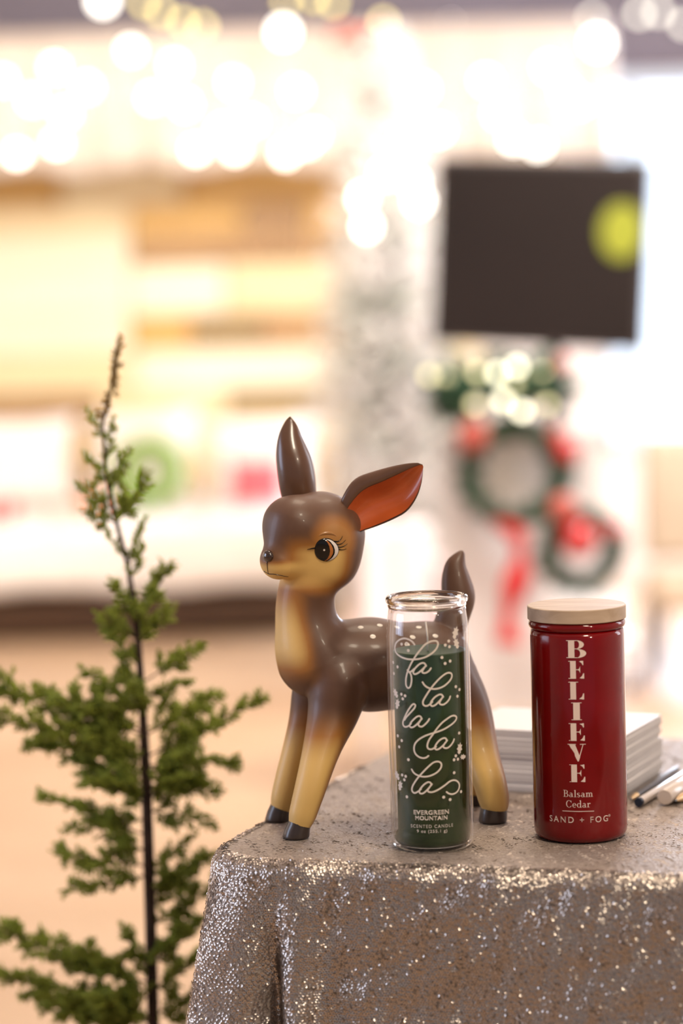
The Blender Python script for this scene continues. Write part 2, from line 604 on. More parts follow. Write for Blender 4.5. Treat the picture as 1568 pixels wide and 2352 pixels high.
# three brighter pendant lamps over the stage
for (x, y, lab) in [(236, 0, 'bright round pendant lamp above the far left of the valance'), (650, 72, 'bright round pendant lamp over the middle of the valance'), (1373, 97, 'bright round pendant lamp above the window end of the valance')]:
    p = at(x, y, YV - .3)
    r = thing('pendant_lamp', p, lab, 'lamp', 'round pendant lamps over the stage')
    MB().ball((p.x, p.y, p.z), .03, n=20).build('globe', M['bulb_white'], r)
    MB().lathe((p.x, p.y, p.z + .026), [(0, .03), (.012, .03), (.014, 0), (0, 0)], 16).build('socket', M['steel'], r)
    MB().tube([(p.x, p.y, p.z + .05), (p.x, p.y, 3.0)], .003).build('cord', M['gold_cord'], r)

# ------------------------------------------------------------------ bench with white fleece and the things on it
YB = 8.45
bz = at(300, 1215, YB).z                 # top of the bench
zb0, zb1 = at(300, 1452, YB).z, at(300, 1372, YB).z
bx0, bx1 = -3.2, at(760, 1300, YB).x
bench = thing('bench', ((bx0 + bx1) / 2, YB + .45, 0), 'long low dark wooden bench against the board wall', 'bench')
MB().box(((bx0 + bx1) / 2, YB + .45, (zb1 + max(zb0, .02)) / 2), (bx1 - bx0, .86, zb1 - max(zb0, .02)), bev=.004).build('plinth', M['dark_wood'], bench, smooth=False)
MB().box(((bx0 + bx1) / 2, YB + .47, (zb1 + bz - .02) / 2), (bx1 - bx0 - .02, .8, bz - .02 - zb1)).build('seat_box', M['dark_wood'], bench, smooth=False)


def fleece(x0, x1, y0, y1, z, drop, name):
    nu, nv = 90, 26
    v, f = [], []
    Ltop = y1 - y0
    tot = Ltop + drop
    for j in range(nv + 1):
        s = tot * j / nv
        for i in range(nu + 1):
            x = x0 + (x1 - x0) * i / nu
            n = .012 * math.sin(i * .4 + 1.3 * math.sin(j * .3)) + .008 * math.sin(i * .9 + j * .6)
            if s < Ltop:
                v.append((x, y1 - s, z + .012 + n * .7))
            else:
                q = s - Ltop
                v.append((x, y0 - .03 - .012 * math.sin(q * 12) - n, z + .012 - q + .010 * math.sin(i * .33) * (q / drop)))
    for j in range(nv):
        for i in range(nu):
            a = j * (nu + 1) + i
            f.append((a, a + 1, a + nu + 2, a + nu + 1))
    o = mesh_obj(name, v, f, M['snow_cloth'])
    m = o.modifiers.new('thick', 'SOLIDIFY')
    m.thickness = .012
    return o


fc = fleece(bx0, bx1 + .02, YB, YB + .9, bz, bz - zb1 - .018, 'fleece_throw')
setp(fc, 'white fleece throw covering the long bench', 'throw')


def pillow(c, sx, sz, th, mat, tilt, name, label, group=None, rz=0):
    n = 18
    v, f = [], []
    for side in (1, -1):
        for j in range(n + 1):
            for i in range(n + 1):
                u, w = i / n * 2 - 1, j / n * 2 - 1
                pin = 1 - .10 * (1 - abs(w) ** 2) * abs(u) ** 6
                pin2 = 1 - .10 * (1 - abs(u) ** 2) * abs(w) ** 6
                h = th * ((1 - u ** 4) * (1 - w ** 4)) ** .5 * side * .5
                v.append(Vector((u * sx / 2 * pin, h, w * sz / 2 * pin2)))
    for s in (0, 1):
        b = s * (n + 1) ** 2
        for j in range(n):
            for i in range(n):
                a = b + j * (n + 1) + i
                q = (a, a + 1, a + n + 2, a + n + 1)
                f.append(q if s == 1 else q[::-1])
    R = Matrix.Rotation(rz, 3, 'Z') @ Matrix.Rotation(tilt, 3, 'X')
    v = [R @ p + Vector(c) for p in v]
    bm = bmesh.new()
    bv = [bm.verts.new(p) for p in v]
    for q in f:
        bm.faces.new([bv[i] for i in q])
    bmesh.ops.remove_doubles(bm, verts=bm.verts, dist=.0005)
    bm.verts.index_update()
    o = mesh_obj(name, [p.co.copy() for p in bm.verts], [[p.index for p in q.verts] for q in bm.faces], mat)
    bm.free()
    return setp(o, label, 'pillow', group)


PG = 'white pillows leaning along the bench'
for (x, y0, w, lab) in [(40, 1000, 280, 'white pillow at the far left of the fleece bench'), (332, 985, 250, 'white pillow behind the lime green ring on the bench'), (600, 1000, 250, 'white pillow behind the rose striped cushion on the bench'), (-250, 1000, 280, 'white pillow outside the left edge of the bench view')]:
    if x < -100:
        continue
    p = at(x, (y0 + 1195) / 2, YB + .55)
    h = (at(x, y0, YB + .55).z - bz) * 1.08
    pillow((p.x, YB + .55, bz + .045 + h / 2), w * px2m(YB + .5), h, .16, M['snow_cloth'], -.16, 'pillow', lab, PG)

# lime green ring
p = at(345, 1128, YB + .28)
R = 62 * px2m(YB)
v, f = [], []
n1, n2 = 48, 14
rz_ = bz + .045 + R + .040
for i in range(n1):
    a = 2 * PI * i / n1
    for j in range(n2):
        b = 2 * PI * j / n2
        rr = .036 + .004 * math.sin(i * 5 + j * 3) + .003 * random.random()
        v.append((p.x + (R + rr * math.cos(b)) * math.cos(a), YB + .3 + rr * math.sin(b) + (R * math.sin(a)) * .2, rz_ + (R + rr * math.cos(b)) * math.sin(a)))
for i in range(n1):
    for j in range(n2):
        f.append((i * n2 + j, ((i + 1) % n1) * n2 + j, ((i + 1) % n1) * n2 + (j + 1) % n2, i * n2 + (j + 1) % n2))
o = mesh_obj('yarn_wreath', v, f, M['lime_wool'])
setp(o, 'lime green round wreath leaning on the white bench behind the young tree', 'wreath')


def gift(c, s, rz, box_mat, rib_mat, name, label, group=None, bow=True):
    r = thing(name, c, label, 'gift box', group)
    x, y, z = c
    MB().box((x, y, z + s[2] / 2), s, rz, bev=min(s) * .03).build('box', box_mat, r, smooth=False)
    e = .003
    rb = MB()
    rb.box((x, y, z + s[2] / 2 + e / 2), (s[0] + 2 * e, s[1] * .14, s[2] + e), rz)
    rb.box((x, y, z + s[2] / 2 + e / 2), (s[0] * .14, s[1] + 2 * e, s[2] + e), rz)
    rb.build('ribbon', rib_mat, r, smooth=False)
    if bow:
        b = MB()
        rad = min(s[0], s[1]) * .22
        for k in range(6):
            a = PI / 3 * k + rz
            loop = [Vector((x, y, z + s[2] + .004))]
            for q in range(1, 8):
                t = q / 8 * 2 * PI
                d = rad * .5 * (1 - math.cos(t))
                loop.append(Vector((x + d * math.cos(a), y + d * math.sin(a), z + s[2] + .006 + rad * .35 * abs(math.sin(t / 2)) + .01 * math.sin(t))))
            loop.append(Vector((x, y, z + s[2] + .004)))
            b.tube(catmull(loop, 3), rad * .10, 6)
        b.build('bow', rib_mat, r)
    return r


p = at(5, 1195, YB + .15)
gift((p.x, YB + .12, bz + .036), (.10, .09, .075), .2, M['red'], M['white_paper'], 'gift_box', 'small red gift at the far left end of the bench')
p = at(212, 1195, YB + .12)
gift((p.x, YB + .12, bz + .036), (.075, .07, .09), .3, M['orange'], M['white_paper'], 'gift_box', 'small orange gift standing beside the lime green ring')
p = at(590, 1130, YB + .3)
pillow((p.x, YB + .28, bz + .05 + .085), .21, .17, .08, M['rose'], -.2, 'pillow', 'small rose red cushion on the bench just behind the fawn head')

# ------------------------------------------------------------------ flocked tree with lights


def spike_cloud(mb, base, direc, length, width, n, mi=0, spread=.7):
    d = Vector(direc).normalized()
    for _ in range(n):
        t = random.random()
        b = Vector(base) + d * length * t
        dd = (d * random.uniform(.4, 1) + Vector((random.gauss(0, spread), random.gauss(0, spread), random.gauss(0, spread)))).normalized()
        L = width * random.uniform(.6, 1.2) * (1.15 - .6 * t)
        e1 = dd.orthogonal().normalized()
        e2 = dd.cross(e1)
        w = L * .16
        tip = b + dd * L
        m_ = b + dd * L * .45
        ring = [m_ + e1 * w, m_ + e2 * w, m_ - e1 * w, m_ - e2 * w]
        mb.add([b] + ring + [tip], [(0, 1, 2), (0, 2, 3), (0, 3, 4), (0, 4, 1), (5, 2, 1), (5, 3, 2), (5, 4, 3), (5, 1, 4)], mi)


YT = 7.4
tx = at(905, 1150, YT).x
zt = at(880, 75, YT).z
tree = thing('christmas_tree', (tx, YT, 0), 'tall slim white flocked Christmas tree beside the black screen', 'tree')
MB().tube([(tx, YT, 0), (tx, YT, zt * .98)], [.035, .006], 10).build('trunk', M['dark_wood'], tree)
MB().lathe((tx, YT, 0), [(0, 0), (.13, 0), (.15, .16), (.135, .16), (.12, .02)], 24).build('pot', M['white_paper'], tree)
mb = MB()
z_low = .22
nb = 430
for k in range(nb):
    t = (k / nb) ** .9
    z = z_low + (zt - z_low) * t
    rad = (.275 * (1 - t) ** .62 + .045) * random.uniform(.8, 1.08)
    a = k * 2.39996
    d = Vector((math.cos(a), math.sin(a), .18))
    st = Vector((tx, YT, z))
    mb.tube([st, st + d * rad], [.006, .003], 5, 0)
    spike_cloud(mb, st + d * rad * .25, d, rad * .78, .075 * (1 - t * .35), 16, 0 if random.random() < .72 else 1, .6)
mb.build('branches', [M['flock'], M['flock_dark']], tree)
light_string('string_lights', 'string of globe lights wound round the top of the flocked tree', None,
             [(930, 330, -.2), (885, 400, -.2), (950, 420, -.24), (962, 462, -.24), (832, 455, -.22), (842, 520, -.25)], YT - .02, bw, M['cord'])
# red bow topper
b = MB()
c = Vector((at(826, 92, YT).x, YT - .03, at(826, 92, YT).z))
for s in (-1, 1):
    lp = [c, c + Vector((s * .03, -.02, .02)), c + Vector((s * .07, -.01, .022)), c + Vector((s * .075, .01, -.012)), c + Vector((s * .03, .01, -.012)), c]
    b.tube(catmull(lp, 4), .010, 8)
b.tube([c, c + Vector((.02, 0, -.05)), c + Vector((.05, 0, -.09))], .008, 6)
bo = b.build('ribbon_bow', M['rust'])
setp(bo, 'dull red ribbon bow at the very top of the flocked tree', 'bow')

# ------------------------------------------------------------------ black display screen on a stand
YS = 6.3
c0, c1, c2, c3 = at(992, 345, YS + .12), at(1488, 378, YS - .05), at(1494, 798, YS - .05), at(1003, 800, YS + .12)
cen = (c0 + c1 + c2 + c3) / 4
ex = ((c1 - c0) + (c2 - c3)).normalized()
ez = Vector((0, 0, 1))
ez = (ez - ex * ez.dot(ex)).normalized()
ey = ex.cross(ez)          # toward the camera is -ey
Wd = ((c1 - c0).length + (c2 - c3).length) / 2
Hd = ((c0 - c3).length + (c1 - c2).length) / 2
scr = thing('display_screen', (cen.x, cen.y, 0), 'large matte black display screen on a stand in front of the window', 'screen')


def obox(cc, sx, sy, sz, bev=0.0):
    m = MB().box((0, 0, 0), (sx, sy, sz), bev=bev)
    Rm = Matrix((ex, ey, ez)).transposed()
    m.v = [Rm @ p + cc for p in m.v]
    return m


sgn = -1 if (ey.y > 0) else 1
fr = ey * (-1 if ey.y > 0 else 1)      # unit vector toward the camera
obox(cen, Wd, .04, Hd, .012).build('housing', M['black'], scr, smooth=False)
obox(cen + fr * .021, Wd - .03, .004, Hd - .03, .0015).build('panel', M['screen'], scr, smooth=False)
pz = at(1432, 532, YS - .03)
k_ = (pz - cen)
st_c = cen + ex * k_.dot(ex) + ez * k_.dot(ez) + fr * .025
mm = MB()
n = 28
mm.add([st_c + ex * (.056 * math.cos(2 * PI * i / n)) + ez * (.071 * math.sin(2 * PI * i / n)) + fr * .0016 for i in range(n)] +
       [st_c + ex * (.056 * math.cos(2 * PI * i / n)) + ez * (.071 * math.sin(2 * PI * i / n)) - fr * .0016 for i in range(n)],
       [tuple(range(n)), tuple(reversed(range(n, 2 * n)))] + [(i, (i + 1) % n, n + (i + 1) % n, n + i) for i in range(n)])
so = mm.build('sticker', M['lime'], scr, smooth=False)
so['label'] = 'lime green oval sticker'
pole = cen - fr * .05 + ex * .02
MB().tube([(pole.x, pole.y, .03), (pole.x, pole.y, cen.z)], .022, 12).build('stand_pole', M['black'], scr)
MB().box((pole.x, pole.y, .015), (.34, .26, .03), .1, bev=.006).build('stand_base', M['black'], scr, smooth=False)

# ------------------------------------------------------------------ wreath display
YD = 5.25


def wreath(cx, cy, Y, Rpx, tpx, name, label, berries, n=150, mat=None, tw=.25):
    c = at(cx, cy, Y)
    s = px2m(Y)
    R, t = Rpx * s, tpx * s
    root = thing(name, c, label, 'wreath')
    ring = [c + Vector((R * math.cos(2 * PI * i / 40), 0, R * math.sin(2 * PI * i / 40))) for i in range(41)]
    MB().tube(ring, t * .45, 8).build('ring', M['green'], root)
    b = MB()
    for i in range(n):
        a = 2 * PI * i / n
        p = c + Vector((R * math.cos(a), 0, R * math.sin(a)))
        d = Vector((math.cos(a) * random.uniform(-1, 1) - math.sin(a) * .6, random.uniform(-.9, .3), math.sin(a) * random.uniform(-1, 1) + math.cos(a) * .6))
        spike_cloud(b, p, d, t * .9, t * .8, 7, 0, .6)
    b.build('needles', mat or M['green'], root)
    for (bx, by, br, bm_) in berries:
        q = at(bx, by, Y - .03)
        MB().ball(q, br * s, n=16).build('bauble', bm_, root)
    return root


# white painted board carrying the wreaths
bc = at(1195, 1110, YD + .1)
bd = thing('display_board', (bc.x, YD + .1, 0), 'white painted display board standing behind the large wreath', 'board')
zt_b = at(1195, 985, YD + .1).z
hb = MB().box((bc.x, YD + .1, (zt_b + .25) / 2), (.36, .025, zt_b - .25), bev=.004).build('panel', M['white_paper'], bd, smooth=False)
for sx in (-.15, .15):
    MB().tube([(bc.x + sx, YD + .1, 0), (bc.x + sx, YD + .1, .45)], .014, 8).build('leg', M['white_paper'], bd)
MB().tube([(bc.x, YD + .45, 0), (bc.x, YD + .12, .7)], .012, 8).build('brace', M['white_paper'], bd)

big_wreath = wreath(1180, 1085, YD, 106, 42, 'fir_wreath', 'large dark fir wreath hung on the white board, trailing a red ribbon', [(1085, 1000, 38, M['rust']), (1302, 1035, 30, M['berry']), (1278, 1000, 20, M['rust'])])
wreath(1335, 1262, YD - .12, 78, 38, 'fir_wreath', 'smaller fir wreath with one big red bauble, propped on the cream bucket', [(1330, 1238, 44, M['berry']), (1292, 1168, 32, M['rust']), (1412, 1215, 20, M['berry'])])
# fir bough along the top of the board
b = MB()
pts = [at(1020, 890, YD), at(1080, 905, YD), at(1150, 895, YD), at(1200, 890, YD), at(1245, 900, YD)]
for i, p in enumerate(catmull(pts, 8)):
    spike_cloud(b, p, (random.uniform(-1, 1), random.uniform(-.7, .2), random.uniform(-.5, .9)), .075, .065, 20, 0, .7)
bg_ = thing('fir_garland', pts[0], 'fir garland above the white board under the black screen', 'garland')
b.build('needles', M['green'], bg_)
b2 = MB().tube(catmull(pts, 8), .006, 6).build('stem', M['dark_wood'], bg_)
for (x, y, r_) in [(1225, 905, 26), (1290, 840, 22)]:
    MB().ball(at(x, y, YD - .02), r_ * px2m(YD), n=14).build('bauble', M['rust'], bg_)
light_string('fairy_lights', 'warm fairy lights glowing on the fir garland under the black screen', None,
             [(985, 863, .02), (1022, 866, 0), (1095, 856, .02), (1143, 858, 0), (1186, 843, -.02), (1178, 880, .02), (1090, 930, 0), (1155, 920, -.02), (1198, 944, -.04), (1256, 929, 0), (1245, 852, .03)], YD - .06, bwarm, M['gold_cord'], dim={i: bfaint for i in (0, 1, 2, 5, 6, 9, 10)}, sag=.008, cr=.0012)
# red ribbon hanging from the large wreath
v, f = [], []
pr = [(1150, 1195), (1185, 1230), (1195, 1290), (1180, 1350), (1165, 1420), (1170, 1480)]
cl = catmull([at(x, y, YD - .04) for x, y in pr], 8)
for i, p in enumerate(cl):
    w = (.020 + .008 * math.sin(i * .35))
    v += [p + Vector((-w, .006 * math.sin(i * .5), .004)), p + Vector((0, -.012, 0)), p + Vector((w, .006 * math.cos(i * .4), -.004))]
for i in range(len(cl) - 1):
    a = i * 3
    f += [(a, a + 1, a + 4, a + 3), (a + 1, a + 2, a + 5, a + 4)]
rb = mesh_obj('ribbon', v, f, M['red'], big_wreath)
m_ = rb.modifiers.new('thick', 'SOLIDIFY')
m_.thickness = .002
rb['label'] = 'bright red ribbon hanging down'
# gift boxes on a low white table behind the jars
YG = 5.8
gt_z = at(1000, 1470, YG).z
gx0, gx1 = at(800, 1400, YG).x, at(1310, 1400, YG).x
gt = thing('side_table', ((gx0 + gx1) / 2, YG + .1, 0), 'low white side table holding pale gift boxes', 'table')
MB().box(((gx0 + gx1) / 2, YG + .1, gt_z - .015), (gx1 - gx0, .5, .03), bev=.005).build('tabletop', M['pink'], gt, smooth=False)
for sx in (gx0 + .04, gx1 - .04):
    for sy in (YG - .1, YG + .3):
        MB().tube([(sx, sy, 0), (sx, sy, gt_z - .03)], .015, 8).build('leg', M['white_paper'], gt)


def gift_at(x0, x1, ytop, Y, d, rz, bm_, rm_, label, bow=False):
    a, b = at(x0, ytop, Y), at(x1, ytop, Y)
    gift(((a.x + b.x) / 2, Y + d / 2, gt_z + .001), (b.x - a.x, d, (a.z + b.z) / 2 - gt_z), rz, bm_, rm_, 'gift_box', label, bow=bow)


gift_at(820, 985, 1215, YG, .18, .1, M['white_paper'], M['pink'], 'white gift box with a pale pink ribbon just right of the fawn head')
gift_at(1000, 1095, 1290, YG - .02, .14, -.1, M['pink'], M['white_paper'], 'pale pink gift box behind the fawn tail')
gift_at(1110, 1225, 1400, YG - .1, .14, .05, M['rose'], M['red'], 'rose red gift box between the two candle tops')
# cream bucket below the small wreath
YK = YD - .12
p = at(1340, 1440, YK)
bk = thing('bucket', (p.x, YK, 0), 'cream bucket on a white stool behind the red candle lid', 'bucket')
zb_ = at(1340, 1462, YK).z
hb2 = at(1340, 1366, YK).z - zb_
MB().lathe((p.x, YK, zb_), [(0, 0), (.06, 0), (.085, hb2), (.078, hb2), (.058, .008), (0, .008)], 32).build('pail', M['snow_cloth'], bk)
stl = thing('stool', (p.x, YK, 0), 'white stool under the cream bucket', 'stool')
MB().lathe((p.x, YK, zb_ - .03), [(0, 0), (.11, 0), (.11, .028), (0, .028)], 32).build('seat', M['white_paper'], stl, smooth=False)
for k in range(3):
    a = k * 2.1 + .4
    MB().tube([(p.x + .06 * math.cos(a), YK + .06 * math.sin(a), zb_ - .03), (p.x + .09 * math.cos(a), YK + .09 * math.sin(a), 0)], .012, 8).build('leg', M['white_paper'], stl)

# beige armchair at the right edge
YC = 7.4
pc = at(1590, 1250, YC)
ch = thing('armchair', (pc.x, YC, 0), 'beige upholstered armchair at the right edge near the window', 'chair')
zf = lambda y: at(1560, y, YC).z
MB().box((pc.x, YC + .1, (zf(1000) + zf(1290)) / 2), (.28, .12, zf(1000) - zf(1290)), bev=.035).build('backrest', M['beige_fabric'], ch)
MB().box((pc.x, YC - .08, zf(1345)), (.30, .34, .11), bev=.03).build('seat', M['beige_fabric'], ch)
for sx in (-.13, .13):
    for sy in (-.2, .12):
        MB().tube([(pc.x + sx, YC + sy, 0), (pc.x + sx * .95, YC + sy, zf(1345) - .04)], [.012, .018], 8).build('leg', M['dark_leg'], ch)
# small dark shape made up to fill a dark blot on the floor
pf = on(1452, 1590, 0)
dl = MB().lathe((pf.x, pf.y, 0), [(0, 0), (.025, 0), (.028, .01), (.018, .05), (.016, .07), (0, .07)], 20).build('dark_floor_object', M['dark_leg'])
setp(dl, 'small dark object on the sunlit floor right of the red candle', 'dark object')

# ================================================================== FOREGROUND
TZ = 0.75
# ------------------------------------------------------------------ sequined tablecloth
A = Vector((-0.1105, 1.852, 0))
DF = Vector((.963, -.27, 0)).normalized()      # along the front edge
DL = Vector((.345, .939, 0)).normalized()      # along the left edge
WT, DT = .78, .54
quad = [A, A + DF * WT, A + DF * WT + DL * DT, A + DL * DT]
RC = .045                                       # corner radius in plan
RE = .013                                       # edge fold radius


def outline(n_side=240, n_cor=14):
    pts = []
    for i in range(4):
        p, q, r = quad[i - 1], quad[i], quad[(i + 1) % 4]
        a, b = (p - q).normalized(), (r - q).normalized()
        half = math.acos(max(-1, min(1, a.dot(b)))) / 2
        d = RC / math.tan(half)
        cc = q + (a + b).normalized() * (RC / math.sin(half))
        s0, s1 = q + a * d, q + b * d
        a0 = math.atan2(s0.y - cc.y, s0.x - cc.x)
        a1 = math.atan2(s1.y - cc.y, s1.x - cc.x)
        while a1 < a0:
            a1 += 2 * PI
        for k in range(n_cor):
            t = a0 + (a1 - a0) * k / n_cor
            pts.append((cc + Vector((math.cos(t), math.sin(t), 0)) * RC, Vector((math.cos(t), math.sin(t), 0)), i, 1))
        # straight side to the next corner
        p2, q2, r2 = quad[i], quad[(i + 1) % 4], quad[(i + 2) % 4]
        a2, b2 = (p2 - q2).normalized(), (r2 - q2).normalized()
        half2 = math.acos(max(-1, min(1, a2.dot(b2)))) / 2
        e = q2 + a2 * (RC / math.tan(half2))
        nn = Vector((b.y, -b.x, 0))
        for k in range(n_side):
            pts.append((s1.lerp(e, k / n_side), nn, i, 0))
    return pts


OUT = outline()
NO = len(OUT)
Pout = np.array([[p[0].x, p[0].y] for p in OUT])
Nout = np.array([[p[1].x, p[1].y] for p in OUT])
seg = np.linalg.norm(np.roll(Pout, -1, 0) - Pout, axis=1)
Sarc = np.concatenate([[0], np.cumsum(seg)])
PER = Sarc[-1]
# arc position of the middle of each rounded corner
cor_s = [Sarc[i * 254 + 7] for i in range(4)]


def edge_at(s):
    s = np.mod(s, PER)
    i = np.clip(np.searchsorted(Sarc, s, 'right') - 1, 0, NO - 1)
    t = (s - Sarc[i]) / seg[i]
    j = (i + 1) % NO
    p = Pout[i] * (1 - t)[:, None] + Pout[j] * t[:, None]
    n = Nout[i] * (1 - t)[:, None] + Nout[j] * t[:, None]
    return p, n / np.linalg.norm(n, axis=1)[:, None]


def cloth(s, q):
    """s arc position round the table top, q distance down over the edge (0 = start of the fold)"""
    s = np.asarray(s, float)
    q = np.asarray(q, float)
    p, n = edge_at(s)
    arc = RE * PI / 2
    a = np.clip(q, 0, arc) / RE
    off = RE * np.sin(a)
    dz = RE * (1 - np.cos(a))
    h = np.clip(q - arc, 0, None)
    # folds gather near the corners, broad shallow waves along the sides
    fold = np.zeros_like(s)
    for c in cor_s:
        d = np.mod(s - c + PER / 2, PER) - PER / 2
        fold += np.exp(-(d / .085) ** 2) * (.012 + .020 * np.cos(d * 105)) * 1.0
    fold += .009 * np.sin(s * 19 + 1.0) + .004 * np.sin(s * 43 + .4)
    ramp = np.clip(h / .32, 0, 2) ** .85
    d0 = np.mod(s - cor_s[0] + PER / 2, PER) - PER / 2
    pleat = -.017 * np.exp(-((d0 - .044) / .0085) ** 2) + .007 * np.exp(-((d0 - .024) / .010) ** 2) + .003 * np.exp(-((d0 + .006) / .022) ** 2) + .006 * np.exp(-((d0 - .066) / .014) ** 2)
    off = off + .052 * h + fold * ramp + pleat * np.clip((h - .004) / .09, 0, 1.6)
    P = np.empty((len(s), 3))
    P[:, 0] = p[:, 0] + n[:, 0] * off
    P[:, 1] = p[:, 1] + n[:, 1] * off
    P[:, 2] = TZ - dz - h
    return P


cloth_obj_root = thing('tablecloth', (float(Pout[:, 0].mean()), float(Pout[:, 1].mean()), 0), 'champagne sequined tablecloth draped over the table under the fawn and the candles', 'tablecloth')
ss = Sarc[:-1]
rings = []
cen2 = Pout.mean(0)
for k in range(9):
    t = k / 8
    rr = np.column_stack([cen2 + (Pout - cen2) * (.02 + .98 * t), np.full(NO, TZ)])
    rings.append(rr)
for q in list(np.linspace(.003, RE * PI / 2, 6)) + list(np.linspace(.035, .735, 36)):
    rings.append(cloth(ss, np.full(NO, q)))
V = np.concatenate(rings)
F = []
for j in range(len(rings) - 1):
    for i in range(NO):
        i2 = (i + 1) % NO
        F.append((j * NO + i, (j + 1) * NO + i, (j + 1) * NO + i2, j * NO + i2))
F.append(tuple(range(NO)))


def cloth_mat():
    m, nt, b = newmat('taupe_mesh_fabric')
    tc = nt.nodes.new('ShaderNodeTexCoord')
    vor = nt.nodes.new('ShaderNodeTexVoronoi')
    vor.inputs['Scale'].default_value = 420
    nt.links.new(tc.outputs['Object'], vor.inputs['Vector'])
    cr = nt.nodes.new('ShaderNodeValToRGB')
    cr.color_ramp.elements[0].color = (.27, .215, .18, 1)
    cr.color_ramp.elements[1].color = (.42, .35, .30, 1)
    nt.links.new(vor.outputs['Color'], cr.inputs['Fac'])
    nt.links.new(cr.outputs['Color'], b.inputs['Base Color'])
    b.inputs['Roughness'].default_value = 0.55
    b.inputs['Metallic'].default_value = 0.25
    bp = nt.nodes.new('ShaderNodeBump')
    bp.inputs['Strength'].default_value = .6
    bp.inputs['Distance'].default_value = .0008
    nt.links.new(vor.outputs['Distance'], bp.inputs['Height'])
    nt.links.new(bp.outputs['Normal'], b.inputs['Normal'])
    return m


M['cloth'] = cloth_mat()
M['sequin'] = pbr('champagne_sequin', (.56, .495, .44), .27, metal=.92)
M['sequin_dull'] = pbr('low_glint_sequin', (.54, .46, .40), .52, metal=.55)  # same sequin made duller, the weak glints on top put into the material
mesh_obj('fabric', V.tolist(), F, M['cloth'], cloth_obj_root)

# low-frequency tilt field so that neighbouring sequins lean the same way
W1 = rng.normal(size=(14, 2)) * 160
P1 = rng.uniform(0, 6.28, 14)
A1 = rng.normal(size=(14, 2)) / 3.2


def tilt_field(u, v):
    w = np.sin(u[:, None] * W1[:, 0] + v[:, None] * W1[:, 1] + P1)
    return w @ A1


def rings_mesh(C, N, ro, ri, nseg=8):
    n = len(C)
    ref = np.tile([0, 0, 1.0], (n, 1))
    bad = np.abs(N[:, 2]) > .9
    ref[bad] = [1.0, 0, 0]
    e1 = np.cross(ref, N)
    e1 /= np.linalg.norm(e1, axis=1)[:, None]
    e2 = np.cross(N, e1)
    a = np.arange(nseg) * 2 * PI / nseg
    ca, sa = np.cos(a), np.sin(a)
    outer = C[:, None] + ro * (e1[:, None] * ca[None, :, None] + e2[:, None] * sa[None, :, None])
    inner = C[:, None] + ri * (e1[:, None] * ca[None, :, None] + e2[:, None] * sa[None, :, None]) - N[:, None] * .00018
    vv = np.concatenate([outer, inner], 1).reshape(-1, 3)
    k = np.arange(nseg)
    k2 = (k + 1) % nseg
    q = np.stack([k, k2, nseg + k2, nseg + k], 1)
    ff = (np.arange(n)[:, None, None] * 2 * nseg + q[None]).reshape(-1, 4)
    return vv, ff


def fast_mesh(name, vv, ff, mat, parent, kind=None):
    me = bpy.data.meshes.new(name)
    off = np.array(parent_loc(parent))
    vv = vv - off
    me.vertices.add(len(vv))
    me.vertices.foreach_set('co', vv.astype(np.float32).ravel())
    k = ff.shape[1]
    me.loops.add(ff.size)
    me.loops.foreach_set('vertex_index', ff.astype(np.int32).ravel())
    me.polygons.add(len(ff))
    me.polygons.foreach_set('loop_start', np.arange(0, ff.size, k, dtype=np.int32))
    me.update(calc_edges=True)
    me.materials.append(mat)
    o = bpy.data.objects.new(name, me)
    COL.objects.link(o)
    if parent:
        o.parent = parent
    if kind:
        o['kind'] = kind
    return o


# hanging sides: front, left and right fall
sp = .00232
s_lo = cor_s[0] - .36
s_hi = cor_s[1] + .02
S, Q = [], []
row = 0
q = .001
while q < .60:
    if q > .26:
        sp = .0029
    off = (row % 2) * sp / 2
    r_ = np.arange(s_lo + off, s_hi, sp)
    S.append(r_)
    Q.append(np.full(len(r_), q))
    q += sp * .87
    row += 1
S = np.concatenate(S)
Q = np.concatenate(Q)
S = S + rng.normal(0, .0003, len(S))
Q = np.clip(Q + rng.normal(0, .0003, len(Q)), 0, None)
keep = rng.random(len(S)) > .05
S, Q = S[keep], Q[keep]
C0 = cloth(S, Q)
Cs = cloth(S + .0015, Q) - cloth(S - .0015, Q)
Cq = cloth(S, Q + .0012) - cloth(S, np.clip(Q - .0012, 0, None))
Nn = np.cross(Cq, Cs)
Nn /= np.linalg.norm(Nn, axis=1)[:, None]
e1 = Cs / np.linalg.norm(Cs, axis=1)[:, None]
e2 = np.cross(Nn, e1)
tf = tilt_field(S, Q)
n = len(S)
sig = np.where(rng.random(n) < .16, .34, .085)
t1 = tf[:, 0] * .16 + rng.normal(0, 1, n) * sig
t2 = tf[:, 1] * .16 + rng.normal(0, 1, n) * sig
N2 = Nn + e1 * t1[:, None] + e2 * t2[:, None]
N2 /= np.linalg.norm(N2, axis=1)[:, None]
lift = .0006 + np.abs(rng.normal(0, .0003, n)) + .0010 * np.clip(np.hypot(t1, t2), 0, .5)
va, fa = rings_mesh(C0 + Nn * lift[:, None], N2, .00138, .00055)
